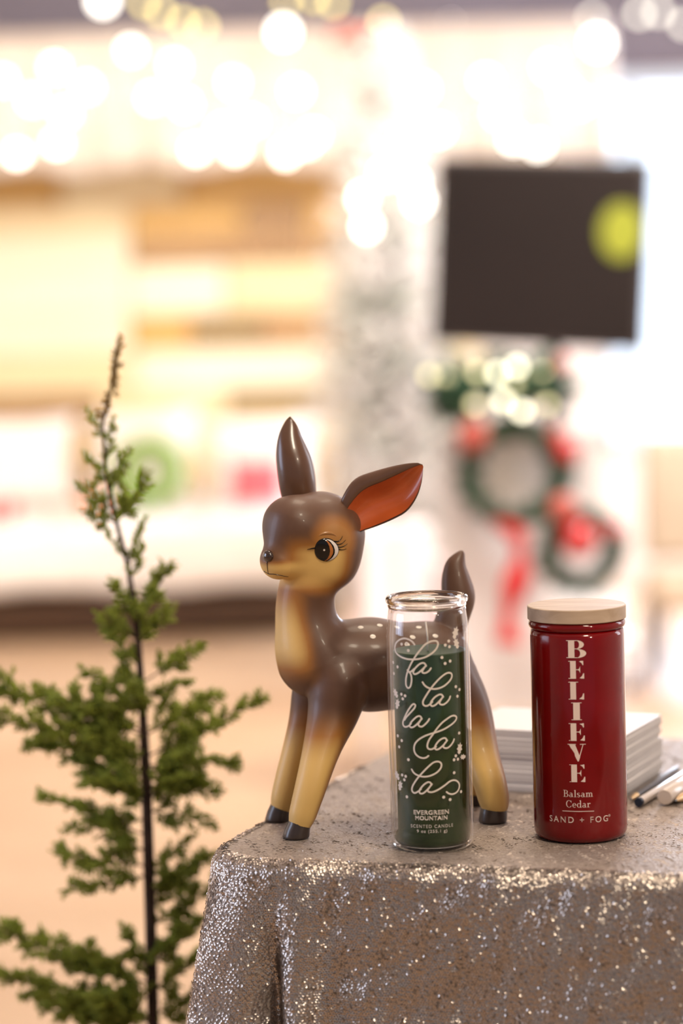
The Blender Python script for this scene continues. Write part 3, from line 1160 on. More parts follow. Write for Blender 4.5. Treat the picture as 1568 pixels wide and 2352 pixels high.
# table top: a duller copy of the sequins, without the sharp glints
sp = .0026
uu, ww = np.meshgrid(np.arange(-.02, WT, sp), np.arange(-.02, DT, sp * .87))
uu[1::2] += sp / 2
uu = uu.ravel() + rng.normal(0, .0006, uu.size)
ww = ww.ravel() + rng.normal(0, .0006, ww.size)
XY = np.array([A.x, A.y]) + uu[:, None] * np.array([DF.x, DF.y]) + ww[:, None] * np.array([DL.x, DL.y])
inside = np.ones(len(XY), bool)
for i in range(NO):
    dd = (XY - Pout[i]) @ Nout[i]
    inside &= dd < -.0005
inside &= XY[:, 0] < .46
XY = XY[inside]
n = len(XY)
tf = tilt_field(XY[:, 0] * 1.2, XY[:, 1] * 1.2)
sig = .14
t1 = tf[:, 0] * .26 + rng.normal(0, sig, n)
t2 = tf[:, 1] * .26 + rng.normal(0, sig, n)
N2 = np.column_stack([t1, t2, np.ones(n)])
N2 /= np.linalg.norm(N2, axis=1)[:, None]
C0 = np.column_stack([XY, TZ - .0006 + np.abs(rng.normal(0, .0003, n))])
vb, fb = rings_mesh(C0, N2, .00140, .0005)
fast_mesh('sequins', va, fa, M['sequin'], cloth_obj_root, 'stuff')
fast_mesh('tabletop_sequins', vb, fb, M['sequin_dull'], cloth_obj_root, 'stuff')
TOP = TZ + .0006                     # things stand on the sequins


# ------------------------------------------------------------------ helpers for print on the jars
def cyl_hit(px, py, c, R):
    d = ray(px, py)
    ox, oy = O.x - c.x, O.y - c.y
    a = d.x ** 2 + d.y ** 2
    b = 2 * (ox * d.x + oy * d.y)
    cc = ox * ox + oy * oy - R * R
    disc = max(b * b - 4 * a * cc, 0)
    t = (-b - math.sqrt(disc)) / (2 * a)
    return O + d * t


def arcpos(p, c):
    return math.atan2(p.x - c.x, -(p.y - c.y))      # 0 faces -Y


def cyl_pt(th, z, c, R):
    return Vector((c.x + R * math.sin(th), c.y - R * math.cos(th), z))


def stroke(mb, pts, wpx, c, R, sub=7, caps=True):
    """a painted line of constant width following points read off the printed design"""
    cl = catmull([Vector((x, y, 0)) for x, y in pts], sub)
    q = []
    for p in cl:
        h = cyl_hit(p.x, p.y, c, R)
        q.append((arcpos(h, c) * R, h.z))
    w = wpx / 2 * px2m(1.89)
    v, f = [], []
    m = len(q)
    for i in range(m):
        a, b = q[max(i - 1, 0)], q[min(i + 1, m - 1)]
        tx_, tz_ = b[0] - a[0], b[1] - a[1]
        L = math.hypot(tx_, tz_) or 1
        nx, nz = -tz_ / L, tx_ / L
        v.append(cyl_pt((q[i][0] + nx * w) / R, q[i][1] + nz * w, c, R))
        v.append(cyl_pt((q[i][0] - nx * w) / R, q[i][1] - nz * w, c, R))
    for i in range(m - 1):
        f.append((2 * i, 2 * i + 1, 2 * i + 3, 2 * i + 2))
    mb.add(v, f)
    if caps:
        for e in (q[0], q[-1]):
            disc(mb, e[0], e[1], w, c, R)


def disc(mb, s, z, r, c, R, n=12, rx=None):
    v = [cyl_pt((s + (rx or r) * math.cos(2 * PI * i / n)) / R, z + r * math.sin(2 * PI * i / n), c, R) for i in range(n)]
    mb.add(v, [tuple(range(n))])


def poly2d(mb, pts, s0, z0, sx, sz, c, R):
    v = [cyl_pt((s0 + x * sx) / R, z0 + y * sz, c, R) for x, y in pts]
    mb.add(v, [tuple(range(len(v)))])


def font_text(body, spacing=1.0, bold=0.0):
    cu = bpy.data.curves.new('txt', 'FONT')
    cu.body = body
    cu.space_character = spacing
    cu.offset = bold
    cu.resolution_u = 4
    ob = bpy.data.objects.new('txt', cu)
    COL.objects.link(ob)
    dg = bpy.context.evaluated_depsgraph_get()
    me = bpy.data.meshes.new_from_object(ob.evaluated_get(dg))
    v = [(p.co.x, p.co.y) for p in me.vertices]
    f = [tuple(p.vertices) for p in me.polygons]
    bpy.data.objects.remove(ob)
    bpy.data.curves.remove(cu)
    bpy.data.meshes.remove(me)
    return v, f


def put_text(mb, body, x0, x1, ytop, ybase, c, R, spacing=1.0, fat=0.0, cap=None):
    """x0..x1 = ends of the word, ytop = top of a capital, ybase = baseline, read off the jar"""
    v, f = font_text(body, spacing)
    xm, ym = (x0 + x1) / 2, ybase
    hm = cyl_hit(xm, ym, c, R)
    ht = cyl_hit(xm, ytop, c, R)
    a0 = arcpos(cyl_hit(x0, ym, c, R), c) * R
    a1 = arcpos(cyl_hit(x1, ym, c, R), c) * R
    lo = min(p[0] for p in v)
    hi = max(p[0] for p in v)
    if cap is None:
        v2, _ = font_text('E')
        cap = max(p[1] for p in v2)
    sx = (a1 - a0) / (hi - lo)
    sz = (ht.z - hm.z) / cap
    k = fat * px2m(1.89)
    for ox, oz in ([(0, 0)] if not fat else [(-k, -k), (k, -k), (-k, k), (k, k)]):
        mb.add([cyl_pt((a0 + ox + (x - lo) * sx) / R, hm.z + oz + y * sz, c, R) for x, y in v], f)


# ------------------------------------------------------------------ green candle
def Z3(x, y):
    return (860 + x / 6.272, 1330 + y / 6.272)


def Z4(x, y):
    return (860 + x / 6.272, 1650 + y / 6.272)


gb = on(993.5, 1941, TZ)
GC = Vector((gb.x, gb.y, TOP))
GR = .0326
gtop = at(981, 1366, GC.y).z - TOP
M['clear'] = thin_glass('clear_jar_glass', (.985, .985, .98), ior=1.5)
m, nt, b = newmat('refraction_tinted_glass')
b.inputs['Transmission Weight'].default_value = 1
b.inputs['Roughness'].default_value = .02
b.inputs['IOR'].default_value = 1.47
b.inputs['Base Color'].default_value = (.80, .74, .68, 1)  # brown tint stands in for dark refractions in the rim
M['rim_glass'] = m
M['green_wax'] = pbr('dark_green_wax', (.013, .040, .004), .5, spec=.25, noise=.15, nscale=60)
M['print'] = pbr('cream_print', (.80, .72, .64), .5)
M['print_cool'] = pbr('white_print', (.82, .80, .80), .5)
g = thing('candle', GC, 'tall clear glass jar candle with dark green wax and cream script lettering', 'candle')
H = gtop
wall = .0021
prof = [(.0, .0012), (GR - .008, .0005), (GR - .004, .0), (GR - .0012, .0018), (GR, .0055), (GR, H * .5), (GR - .0003, H - .030), (GR - .0011, H - .021), (GR - .0021, H - .0135), (GR - .0026, H - .009),
        (GR - .0026 - wall, H - .009), (GR - .0021 - wall, H - .0135), (GR - .0011 - wall, H - .021), (GR - .0003 - wall, H - .030), (GR - wall, H * .5), (GR - wall, .0060), (GR - wall - .003, .0026), (0, .0024)]
MB().lathe(GC, prof, 96).build('jar_glass', M['clear'], g)
rimR = GR - .0006
rp = []
for k in range(18):
    a = 2 * PI * k / 18
    rp.append((rimR - .0024 + .0026 * math.cos(a), H - .0031 + .0031 * math.sin(a)))
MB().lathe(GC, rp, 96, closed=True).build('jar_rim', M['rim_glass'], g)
neck = [(GR - .0027, H - .0058), (GR - .0019, H - .0072), (GR - .0019, H - .0080), (GR - .0026, H - .0096), (GR - .0048, H - .0096), (GR - .0050, H - .0058)]
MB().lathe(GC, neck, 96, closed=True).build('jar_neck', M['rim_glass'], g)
# wax: a pillar that has pulled away from the glass, full width in its lowest part
zw = at(985, 1492, GC.y).z - TOP
wr_ = GR - .0035
wp = [(0, .0054), (GR - wall - .004, .0056), (GR - wall - .0006, .009), (GR - wall - .0006, .0125)]
wax = MB()
nW = 96
prof_w = [(0, .0028), (.7, .0028), (.93, .0034), (1.0, .0068), (1.0, .013), (1.0, .02), (1, .05), (1, zw - .0008), (.985, zw), (.9, zw - .0002), (.4, zw - .0006), (0, zw - .0008)]
vv, ff = [], []
for j, (rf, z) in enumerate(prof_w):
    for i in range(nW):
        a = 2 * PI * i / nW
        full = GR - wall - .0005
        # gap to the glass: wide on the left face, closed at the foot
        th = math.atan2(math.cos(a), -math.sin(a))
        gap = .0032 * max(0, math.cos(th + 1.45)) ** .6
        edge_z = .012 + .004 * math.sin(th * 2.2 + 2.4) + .002 * math.sin(th * 5)
        zz = z
        if j in (4,):
            zz = edge_z
        if j == 5:
            zz = edge_z + .0015
        g_ = gap if (j >= 5) else 0
        if 7 <= j <= 8:
            g_ = gap * .75
        r_ = rf * (full - g_)
        vv.append(GC + Vector((r_ * math.cos(a), r_ * math.sin(a), zz)))
for j in range(len(prof_w) - 1):
    for i in range(nW):
        i2 = (i + 1) % nW
        ff.append((j * nW + i, j * nW + i2, (j + 1) * nW + i2, (j + 1) * nW + i))
wx = mesh_obj('wax', vv, ff, M['green_wax'], g)
MB().tube([GC + Vector((.0, .0, zw - .004)), GC + Vector((0, 0, zw + .010)), GC + Vector((-.0012, 0, zw + .022))], .0007, 8).build('wick', M['print'], wx)

PRG = GR + .00012
pm = MB()
fa_ = [(575, 945), (545, 905), (490, 870), (420, 855), (350, 880), (305, 930), (292, 1000), (312, 1065), (370, 1115), (450, 1148), (540, 1158), (640, 1150), (740, 1120), (830, 1065), (890, 1000), (913, 940), (900, 900), (860, 890), (790, 905), (720, 950), (650, 1030), (590, 1110), (540, 1190), (500, 1270), (470, 1350), (452, 1430), (450, 1510), (465, 1555), (490, 1570), (515, 1545), (530, 1480), (530, 1410), (512, 1355), (472, 1312)]
stroke(pm, [Z3(*p) for p in fa_], 3.9, GC, PRG)
stroke(pm, [Z3(*p) for p in [(500, 1345), (535, 1325), (575, 1290)]], 3.9, GC, PRG)


def letter_a(f, pts, tail):
    stroke(pm, [f(*p) for p in pts], 3.9, GC, PRG)
    stroke(pm, [f(*p) for p in tail], 3.9, GC, PRG)


letter_a(Z3, [(742, 1252), (722, 1218), (690, 1208), (640, 1230), (580, 1290), (555, 1345), (580, 1370), (630, 1350), (690, 1300), (742, 1246)], [(715, 1278), (685, 1330), (700, 1352), (740, 1350), (785, 1320), (810, 1285)])
stroke(pm, [Z3(*p) for p in [(690, 1485), (720, 1530), (770, 1565), (840, 1583), (920, 1575), (1000, 1540), (1070, 1480), (1108, 1420), (1110, 1370), (1080, 1350), (1030, 1360), (960, 1410), (880, 1490), (800, 1590), (735, 1690), (698, 1760), (700, 1805), (725, 1826), (760, 1825), (800, 1800), (832, 1768)]], 3.9, GC, PRG)
letter_a(Z3, [(986, 1700), (968, 1668), (930, 1665), (870, 1700), (818, 1762), (806, 1808), (832, 1830), (880, 1810), (940, 1750), (988, 1692)], [(965, 1722), (935, 1780), (950, 1805), (990, 1808), (1040, 1775), (1075, 1730), (1090, 1690)])
stroke(pm, [Z3(*p) for p in [(430, 2030), (460, 1985), (520, 1920), (572, 1860), (586, 1818), (562, 1800), (525, 1830), (478, 1900), (435, 1985), (408, 2060), (415, 2110), (445, 2130), (490, 2115), (525, 2080)]], 3.9, GC, PRG)
letter_a(Z3, [(678, 2018), (662, 1982), (628, 1975), (580, 2005), (522, 2068), (506, 2118), (530, 2138), (575, 2120), (635, 2065), (680, 2008)], [(657, 2040), (630, 2090), (645, 2120), (685, 2124), (735, 2085), (770, 2045), (788, 2015)])
stroke(pm, [Z4(*p) for p in [(775, 540), (740, 565), (690, 572), (630, 550), (585, 505), (567, 440), (580, 370), (630, 310), (710, 260), (800, 225), (900, 195), (1000, 155), (1090, 100), (1150, 50), (1178, 5), (1175, -25), (1145, -40), (1100, -30), (1040, 10), (970, 65), (900, 145), (840, 230), (785, 310), (760, 380), (765, 425), (795, 445), (835, 440), (885, 408)]], 3.9, GC, PRG)
letter_a(Z4, [(1040, 325), (1025, 290), (990, 285), (930, 320), (880, 385), (870, 430), (895, 450), (940, 430), (1000, 375), (1045, 315)], [(1018, 348), (990, 400), (1005, 425), (1050, 425), (1095, 390), (1130, 340), (1145, 300)])
stroke(pm, [Z4(*p) for p in [(533, 735), (565, 785), (620, 820), (700, 840), (790, 830), (880, 790), (940, 735), (963, 680), (952, 640), (910, 622), (850, 635), (780, 690), (700, 770), (620, 860), (560, 950), (537, 1010), (545, 1055), (580, 1075), (630, 1050), (668, 1018)]], 3.9, GC, PRG)
letter_a(Z4, [(820, 960), (802, 926), (765, 920), (710, 955), (655, 1020), (645, 1065), (675, 1085), (720, 1065), (780, 1005), (825, 945)], [(796, 985), (765, 1035), (785, 1060), (840, 1060), (920, 1025), (1010, 965), (1080, 910), (1140, 890), (1190, 905), (1220, 950), (1215, 1010), (1185, 1060), (1130, 1090), (1075, 1085), (1037, 1060)])
dots3 = [(388, 938), (460, 928), (485, 1030), (1068, 893), (1018, 952), (1078, 975), (970, 1130), (1015, 1216), (1088, 1182), (268, 1200), (330, 1265), (278, 1360), (1170, 1550), (1222, 1592), (1193, 1688), (385, 1660), (438, 1682), (405, 1725), (333, 2258), (1218, 2218)]
dots4 = [(390, 320), (353, 410), (486, 595), (1170, 540), (1145, 597), (1200, 588), (1146, 783), (396, 816), (447, 835), (427, 885), (1245, 1055), (464, 1130), (995, 1135), (1088, 1170)]
for (x, y) in [Z3(*p) for p in dots3] + [Z4(*p) for p in dots4]:
    h = cyl_hit(x, y, GC, PRG)
    disc(pm, arcpos(h, GC) * PRG, h.z, 3.6 * px2m(1.89), GC, PRG, rx=3.6 * px2m(1.89))
leaf = [(0, 1), (.16, .55), (.52, .62), (.36, .18), (.62, -.18), (.28, -.38), (.36, -.72), (0, -1), (-.36, -.72), (-.28, -.38), (-.62, -.18), (-.36, .18), (-.52, .62), (-.16, .55)]
for (f_, x, y, ang, L) in [(Z3, 300, 1640, 35, 80), (Z3, 328, 1795, -15, 82), (Z3, 1178, 925, 20, 85), (Z3, 1165, 770, -20, 95), (Z4, 1225, 430, -12, 88), (Z4, 1272, 555, 85, 68), (Z4, 322, 818, 35, 80), (Z4, 368, 965, -12, 80)]:
    x, y = f_(x, y)
    h = cyl_hit(x, y, GC, PRG)
    s0 = arcpos(h, GC) * PRG
    k = L / 6.272 * px2m(1.89)
    # the foreshortened leaves near the edge are full width on the jar
    ca, sa = math.cos(math.radians(ang)), math.sin(math.radians(ang))
    poly2d(pm, [((px_ * ca - py_ * sa), (px_ * sa + py_ * ca)) for px_, py_ in leaf], s0, h.z, k, k, GC, PRG)


def T4(x):
    return 860 + x / 6.272


def Y4(y):
    return 1650 + y / 6.272


put_text(pm, 'EVERGREEN', T4(564), T4(1070), Y4(1328), Y4(1386), GC, PRG, 1.08, .42)
put_text(pm, 'MOUNTAIN', T4(588), T4(1048), Y4(1410), Y4(1466), GC, PRG, 1.08, .42)
put_text(pm, 'SCENTED CANDLE', T4(523), T4(1130), Y4(1535), Y4(1580), GC, PRG, 1.3, .12)
put_text(pm, '9 oz (255.1 g)', T4(610), T4(1046), Y4(1606), Y4(1648), GC, PRG, 1.2, .15)
pr_ = pm.build('printed_lettering', M['print'], g, smooth=False)
pr_['label'] = 'cream script and small capitals printed on the jar'

# ------------------------------------------------------------------ red candle
rb_ = on(1333.5, 1918, TZ)
RCn = Vector((rb_.x, rb_.y, TOP))
RR = .0371
Hr = at(1322, 1388, RCn.y).z - TOP          # top of the lid
lid_h = .0108
hz = Hr - lid_h
M['red_glass'] = pbr('red_jar_glass', (.19, .001, .002), .10, coat=.35, spec=.3, noise=.15, nscale=30)
M['red_clear'] = thin_glass('red_clear_glass', (.62, .03, .04), ior=1.5)
M['lid_wood'] = wood('pale_beech', (.47, .34, .23), (.61, .47, .345), (14, 90, 90), .5)
r = thing('candle', RCn, 'tall deep red jar candle with a pale wooden lid', 'candle')
prof = [(0, .001), (RR - .010, .0004), (RR - .005, .0), (RR - .0018, .0016), (RR - .0004, .005), (RR, .010), (RR, hz * .5), (RR - .0002, hz - .012), (RR - .0008, hz - .0075), (RR - .0034, hz - .0075), (RR - .0034, hz - .0012), (0, hz - .0012)]
MB().lathe(RCn, prof, 96).build('jar_glass', M['red_glass'], r)
rp = []
for k in range(14):
    a = 2 * PI * k / 14
    rp.append((RR - .0012 + .0022 * math.cos(a), hz - .0036 + .0034 * math.sin(a)))
MB().lathe(RCn, rp, 96, closed=True).build('jar_rim', M['red_glass'], r)
LR = .0387
lid = MB().lathe(RCn, [(0, hz), (LR - .0005, hz), (LR, hz + .0005), (LR, Hr - .0006), (LR - .0006, Hr), (0, Hr)], 96).build('wooden_lid', M['lid_wood'], r)
auto_smooth(lid, 30)

PRR = RR + .00012
rm_ = MB()


def Z5(x, y):
    return (1180 + x / 3.735, 1350 + y / 3.735)


def rect(x0, x1, y0, y1):
    return [(x0, y0), (x1, y0), (x1, y1), (x0, y1)]


def arcstrip(cx, cy, rxo, ryo, rxi, ryi, a0, a1, icx=None, n=16):
    icx = cx if icx is None else icx
    out = []
    for k in range(n):
        t0, t1 = a0 + (a1 - a0) * k / n, a0 + (a1 - a0) * (k + 1) / n
        out.append([(cx + rxo * math.cos(t0), cy + ryo * math.sin(t0)), (cx + rxo * math.cos(t1), cy + ryo * math.sin(t1)),
                    (icx + rxi * math.cos(t1), cy + ryi * math.sin(t1)), (icx + rxi * math.cos(t0), cy + ryi * math.sin(t0))])
    return out


TH = .036
G = {
    'B': [rect(.10, .44, 0, 1), rect(0, .56, 0, TH), rect(0, .56, 1 - TH, 1), rect(.44, .56, .50, .50 + TH)] +
         arcstrip(.54, .755, .42, .245, .14, .217, -PI / 2, PI / 2, .56) + arcstrip(.56, .255, .52, .255, .17, .227, -PI / 2, PI / 2, .58),
    'E': [rect(.10, .42, 0, 1), rect(0, .84, 0, TH), rect(0, .84, 1 - TH, 1), rect(.42, .60, .49, .49 + TH),
          [(.84, 1), (.78, .985), (.60, .97), (.74, .88), (.80, .76), (.84, .76)], [(.88, .30), (.83, .30), (.76, .15), (.62, .03), (.84, 0), (.88, .0)],
          [(.66, .70), (.60, .56), (.50, .504), (.60, .45), (.66, .31)]],
    'L': [rect(.10, .42, 0, 1), rect(0, .54, 1 - TH, 1), rect(0, .84, 0, TH), [(.86, .34), (.81, .34), (.74, .15), (.58, .03), (.82, 0), (.86, 0)]],
    'I': [rect(.10, .44, 0, 1), rect(0, .54, 0, TH), rect(0, .54, 1 - TH, 1)],
    'V': [[(.06, 1), (.40, 1), (.68, .25), (.60, .0), (.54, 0)], [(.60, 0), (.57, .08), (.84, 1), (.88, 1)], rect(0, .46, 1 - TH, 1), rect(.68, 1.0, 1 - TH, 1)],
}
for ch_, y0, y1, x0, x1 in [('B', 451, 603, 450, 620), ('E', 628, 781, 468, 602), ('L', 807, 959, 469, 602), ('I', 985, 1136, 493, 583), ('E', 1163, 1314, 472, 608), ('V', 1341, 1490, 463, 618), ('E', 1517, 1668, 478, 612)]:
    xm = (x0 + x1) / 2
    hb_ = cyl_hit(*Z5(xm, y1), RCn, PRR)
    ht_ = cyl_hit(*Z5(xm, y0), RCn, PRR)
    a0 = arcpos(cyl_hit(*Z5(x0, y1), RCn, PRR), RCn) * PRR
    a1 = arcpos(cyl_hit(*Z5(x1, y1), RCn, PRR), RCn) * PRR
    xs = [p[0] for q in G[ch_] for p in q]
    lo, hi = min(xs), max(xs)
    for q in G[ch_]:
        poly2d(rm_, [(x - lo, y) for x, y in q], a0, hb_.z, (a1 - a0) / (hi - lo), ht_.z - hb_.z, RCn, PRR)

# old-style serif words: stems, bowls and bracket serifs
ST, HL = .115, .045


def bowl(cx, cy, rx, ry, thick=ST, a0=0, a1=2 * PI):
    return arcstrip(cx, cy, rx, ry, rx - thick, ry - HL, a0, a1, n=20)


def serif(x0, x1, y):
    return [rect(x0, x1, y, y + HL)]


X = .62          # x-height over cap height
LET = {
    'B': (.72, [rect(.12, .12 + ST, 0, 1)] + serif(0, .40, 0) + serif(0, .38, 1 - HL) + serif(.2, .42, .50) + arcstrip(.36, .76, .24, .24, .12, .195, -PI / 2, PI / 2) + arcstrip(.38, .265, .30, .265, .175, .22, -PI / 2, PI / 2)),
    'C': (.80, bowl(.42, .5, .40, .52, .125, .75, 2 * PI - .75) + [[(.68, .98), (.72, .98), (.73, .66), (.70, .66), (.66, .82)], [(.70, .30), (.73, .30), (.68, .06), (.64, .1)]]),
    'a': (.56, [rect(.33, .33 + ST, .06, X - .18)] + arcstrip(.25, X - .18, .195, .19, .08, .145, 0, 2.6) + bowl(.22, .18, .20, .19, .1) + [[(.33, .06), (.40, 0), (.54, .03), (.54, .07), (.445, .08)]]),
    'l': (.34, [rect(.12, .12 + ST, 0, 1.04), [(.02, .98), (.12, 1.04), (.12, .95)]] + serif(0, .34, 0)),
    's': (.46, arcstrip(.22, X - .155, .19, .165, .09, .12, .5, PI * 1.5 - .2) + arcstrip(.22, .165, .20, .175, .10, .13, -PI + .5, PI / 2 + .1) + [[(.06, .36), (.12, .44), (.40, .26), (.34, .18)]]),
    'm': (.98, [rect(.10, .10 + ST, 0, X), [(0, X - .06), (.10, X + .01), (.10, X - .09)]] + serif(0, .30, 0) + serif(.34, .62, 0) + serif(.66, .96, 0) + [rect(.42, .42 + ST, 0, X - .17), rect(.74, .74 + ST, 0, X - .17)] + arcstrip(.36, X - .19, .175, .20, .06, .14, 0, PI * .85) + arcstrip(.68, X - .19, .175, .20, .06, .14, 0, PI * .85)),
    'e': (.54, bowl(.26, X / 2, .25, X / 2 + .01, .11, 0.12, 2 * PI - .75) + [rect(.05, .50, X / 2, X / 2 + HL)]),
    'd': (.64, [rect(.42, .42 + ST, 0, 1.04), [(.30, .98), (.42, 1.04), (.42, .95)]] + serif(.42, .64, 0) + bowl(.27, X / 2, .26, X / 2 + .01, .11, .4, 2 * PI - .4)),
    'r': (.46, [rect(.10, .10 + ST, 0, X), [(0, X - .06), (.10, X + .01), (.10, X - .09)]] + serif(0, .34, 0) + arcstrip(.36, X - .2, .19, .21, .10, .14, 1.1, PI * .95) + bowl(.41, X - .075, .075, .075, .074)),
}


def serif_word(word, x0, x1, ytop, ybase):
    tot = sum(LET[ch][0] for ch in word) + .05 * (len(word) - 1)
    xm = (x0 + x1) / 2
    hb_ = cyl_hit(*Z5(xm, ybase), RCn, PRR)
    ht_ = cyl_hit(*Z5(xm, ytop), RCn, PRR)
    a0 = arcpos(cyl_hit(*Z5(x0, ybase), RCn, PRR), RCn) * PRR
    a1 = arcpos(cyl_hit(*Z5(x1, ybase), RCn, PRR), RCn) * PRR
    k = (a1 - a0) / tot
    x = 0
    for ch in word:
        w, polys = LET[ch]
        for q in polys:
            poly2d(rm_, [(p[0] + x, p[1]) for p in q], a0, hb_.z, k, ht_.z - hb_.z, RCn, PRR)
        x += w + .05


serif_word('Balsam', 423, 679, 1738, 1796)
serif_word('Cedar', 446, 656, 1826, 1886)
stroke(rm_, [Z5(415, 1914), (Z5(480, 1917)), Z5(550, 1919), Z5(620, 1918), Z5(687, 1916)], 1.6, RCn, PRR, caps=False)
put_text(rm_, 'SAND + FOG', 1180 + 308 / 3.735, 1180 + 806 / 3.735, 1350 + 1968 / 3.735, 1350 + 2018 / 3.735, RCn, PRR, 1.35, .15)
h = cyl_hit(*Z5(818, 1953), RCn, PRR)
for (ro, ri) in [(2.9, 2.2)]:
    kx = px2m(1.89)
    for q in arcstrip(0, 0, ro, ro, ri, ri, 0, 2 * PI, n=18):
        poly2d(rm_, q, arcpos(h, RCn) * PRR, h.z, kx, kx, RCn, PRR)
    poly2d(rm_, rect(-.9, -.4, -1.4, 1.4), arcpos(h, RCn) * PRR, h.z, kx, kx, RCn, PRR)
    for q in arcstrip(-.1, .7, .9, .8, .4, .3, -PI / 2, PI / 2, n=6) + [[(-.2, 0), (.3, 0), (1.0, -1.4), (.4, -1.4)]]:
        poly2d(rm_, q, arcpos(h, RCn) * PRR, h.z, kx, kx, RCn, PRR)
p_ = rm_.build('printed_lettering', pbr('pale_pink_cream_print', (.84, .68, .60), .5), r, smooth=False)
p_['label'] = 'pale vertical serif lettering printed on the red jar'

# ------------------------------------------------------------------ fawn figurine
def ymid(px):
    x = (px - 784) / 2870
    return 1.952 + .274 * (x + .051)


PRIM = []            # (kind, a, b, ra, rb, k)


def S_(px, py, r, Y):
    p = at(px, py, Y)
    return np.array(p), r * px2m(Y) * 1.0


def cone(p1, p2, k=.004):
    PRIM.append((p1[0], p2[0], p1[1], p2[1], k))


def chain(lst, k=.004, sub=1):
    if sub > 1:
        c4 = np.array([[*c, r_] for c, r_ in lst])
        e4 = np.vstack([2 * c4[0] - c4[1], c4, 2 * c4[-1] - c4[-2]])
        out = []
        for i in range(1, len(e4) - 2):
            a, b, c, d = e4[i - 1:i + 3]
            for q in range(sub):
                t = q / sub
                v = .5 * (2 * b + (c - a) * t + (2 * a - 5 * b + 4 * c - d) * t * t + (3 * b - a - 3 * c + d) * t ** 3)
                out.append((v[:3], v[3]))
        out.append((c4[-1][:3], c4[-1][3]))
        lst = out
    for a, b in zip(lst[:-1], lst[1:]):
        cone(a, b, k)


HY = ymid(705)
YAW = math.radians(38)
fdir = np.array([-math.cos(YAW), -math.sin(YAW), 0])
ndir = np.array([math.sin(YAW), -math.cos(YAW), 0])      # toward the near side of the face


def HS(px, py, r, side=0.0):
    """head sphere: its centre lies in the sagittal plane through the skull, then moved sideways (metres)"""
    dxm = (px - 735) * px2m(HY)
    along = -dxm / math.cos(YAW)
    Y = HY - along * math.sin(YAW)
    p, rr = S_(px, py, r, Y)
    return p + ndir * side, rr


# torso
chain([S_(727, 1511, 89, ymid(718)), S_(850, 1526, 106, ymid(850)), S_(985, 1532, 97, ymid(985))], .006)
cone(S_(985, 1525, 94, ymid(985)), S_(1005, 1560, 82, ymid(1005)), .01)
# neck
chain([S_(712, 1315, 56, ymid(700) - .004), S_(700, 1390, 57, ymid(697)), S_(708, 1455, 65, ymid(700)), S_(729, 1512, 87, ymid(718))], .008, 4)
# skull, brow, cheeks, muzzle
cone(HS(735, 1226, 98), HS(740, 1229, 99), .008)
cone(HS(675, 1207, 67, .003), HS(675, 1207, 67, -.003), .010)
cone(HS(676, 1213, 65), HS(640, 1284, 40), .008)
cone(HS(744, 1283, 74, .005), HS(736, 1283, 74, -.006), .008)
cone(HS(690, 1275, 60), HS(640, 1290, 38), .007)
# tail
TY = ymid(1040) + .002
chain([S_(1025, 1460, 36, TY), S_(1043, 1405, 37, TY), S_(1052, 1370, 37, TY), S_(1047, 1335, 32, TY), S_(1045, 1303, 23, TY), S_(1052, 1284, 13, TY), S_(1060, 1270, 5, TY)], .002, 4)
# legs
hfn, hff = on(681, 1925, TZ), on(639, 1886, TZ)
hhn, hhf = on(1133, 1889, TZ), on(1088, 1848, TZ)
yn = ymid(770) - .020
chain([S_(780, 1565, 64, yn), S_(766, 1635, 52, yn - .003), S_(740, 1715, 38, (yn + hfn.y) / 2), S_(714, 1805, 30.5, hfn.y + .004), S_(688.5, 1891, 24.5, hfn.y)], .006, 5)
yf = ymid(725) + .022
chain([S_(725, 1570, 48, yf), S_(707, 1640, 35, yf), S_(683, 1720, 28, (yf + hff.y) / 2), S_(663, 1790, 25, hff.y), S_(647, 1852, 22.5, hff.y)], .006, 5)
yh = ymid(1075) - .016
chain([S_(1025, 1575, 78, ymid(1020) - .006), S_(1072, 1648, 53, yh), S_(1103, 1735, 37, (yh + hhn.y) / 2), S_(1124, 1795, 30.5, hhn.y), S_(1137, 1850, 27.5, hhn.y)], .006, 5)
yq = ymid(1050) + .022
chain([S_(1015, 1570, 70, ymid(1020) + .012), S_(1040, 1640, 50, yq), S_(1062, 1720, 36, yq), S_(1080, 1790, 27, hhf.y), S_(1086, 1820, 25, hhf.y)], .006)


def sdf(P):
    d = None
    for (a, b, ra, rb, k) in PRIM:
        ab = b - a
        L = max(ab @ ab, 1e-12)
        t = np.clip(((P - a) @ ab) / L, 0, 1)
        e = np.sqrt(((P - a - t[:, None] * ab) ** 2).sum(1)) - (ra + t * (rb - ra))
        if d is None:
            d = e
        else:
            hh = np.clip(.5 + .5 * (d - e) / k, 0, 1)
            d = d * (1 - hh) + e * hh - k * hh * (1 - hh)
    return d


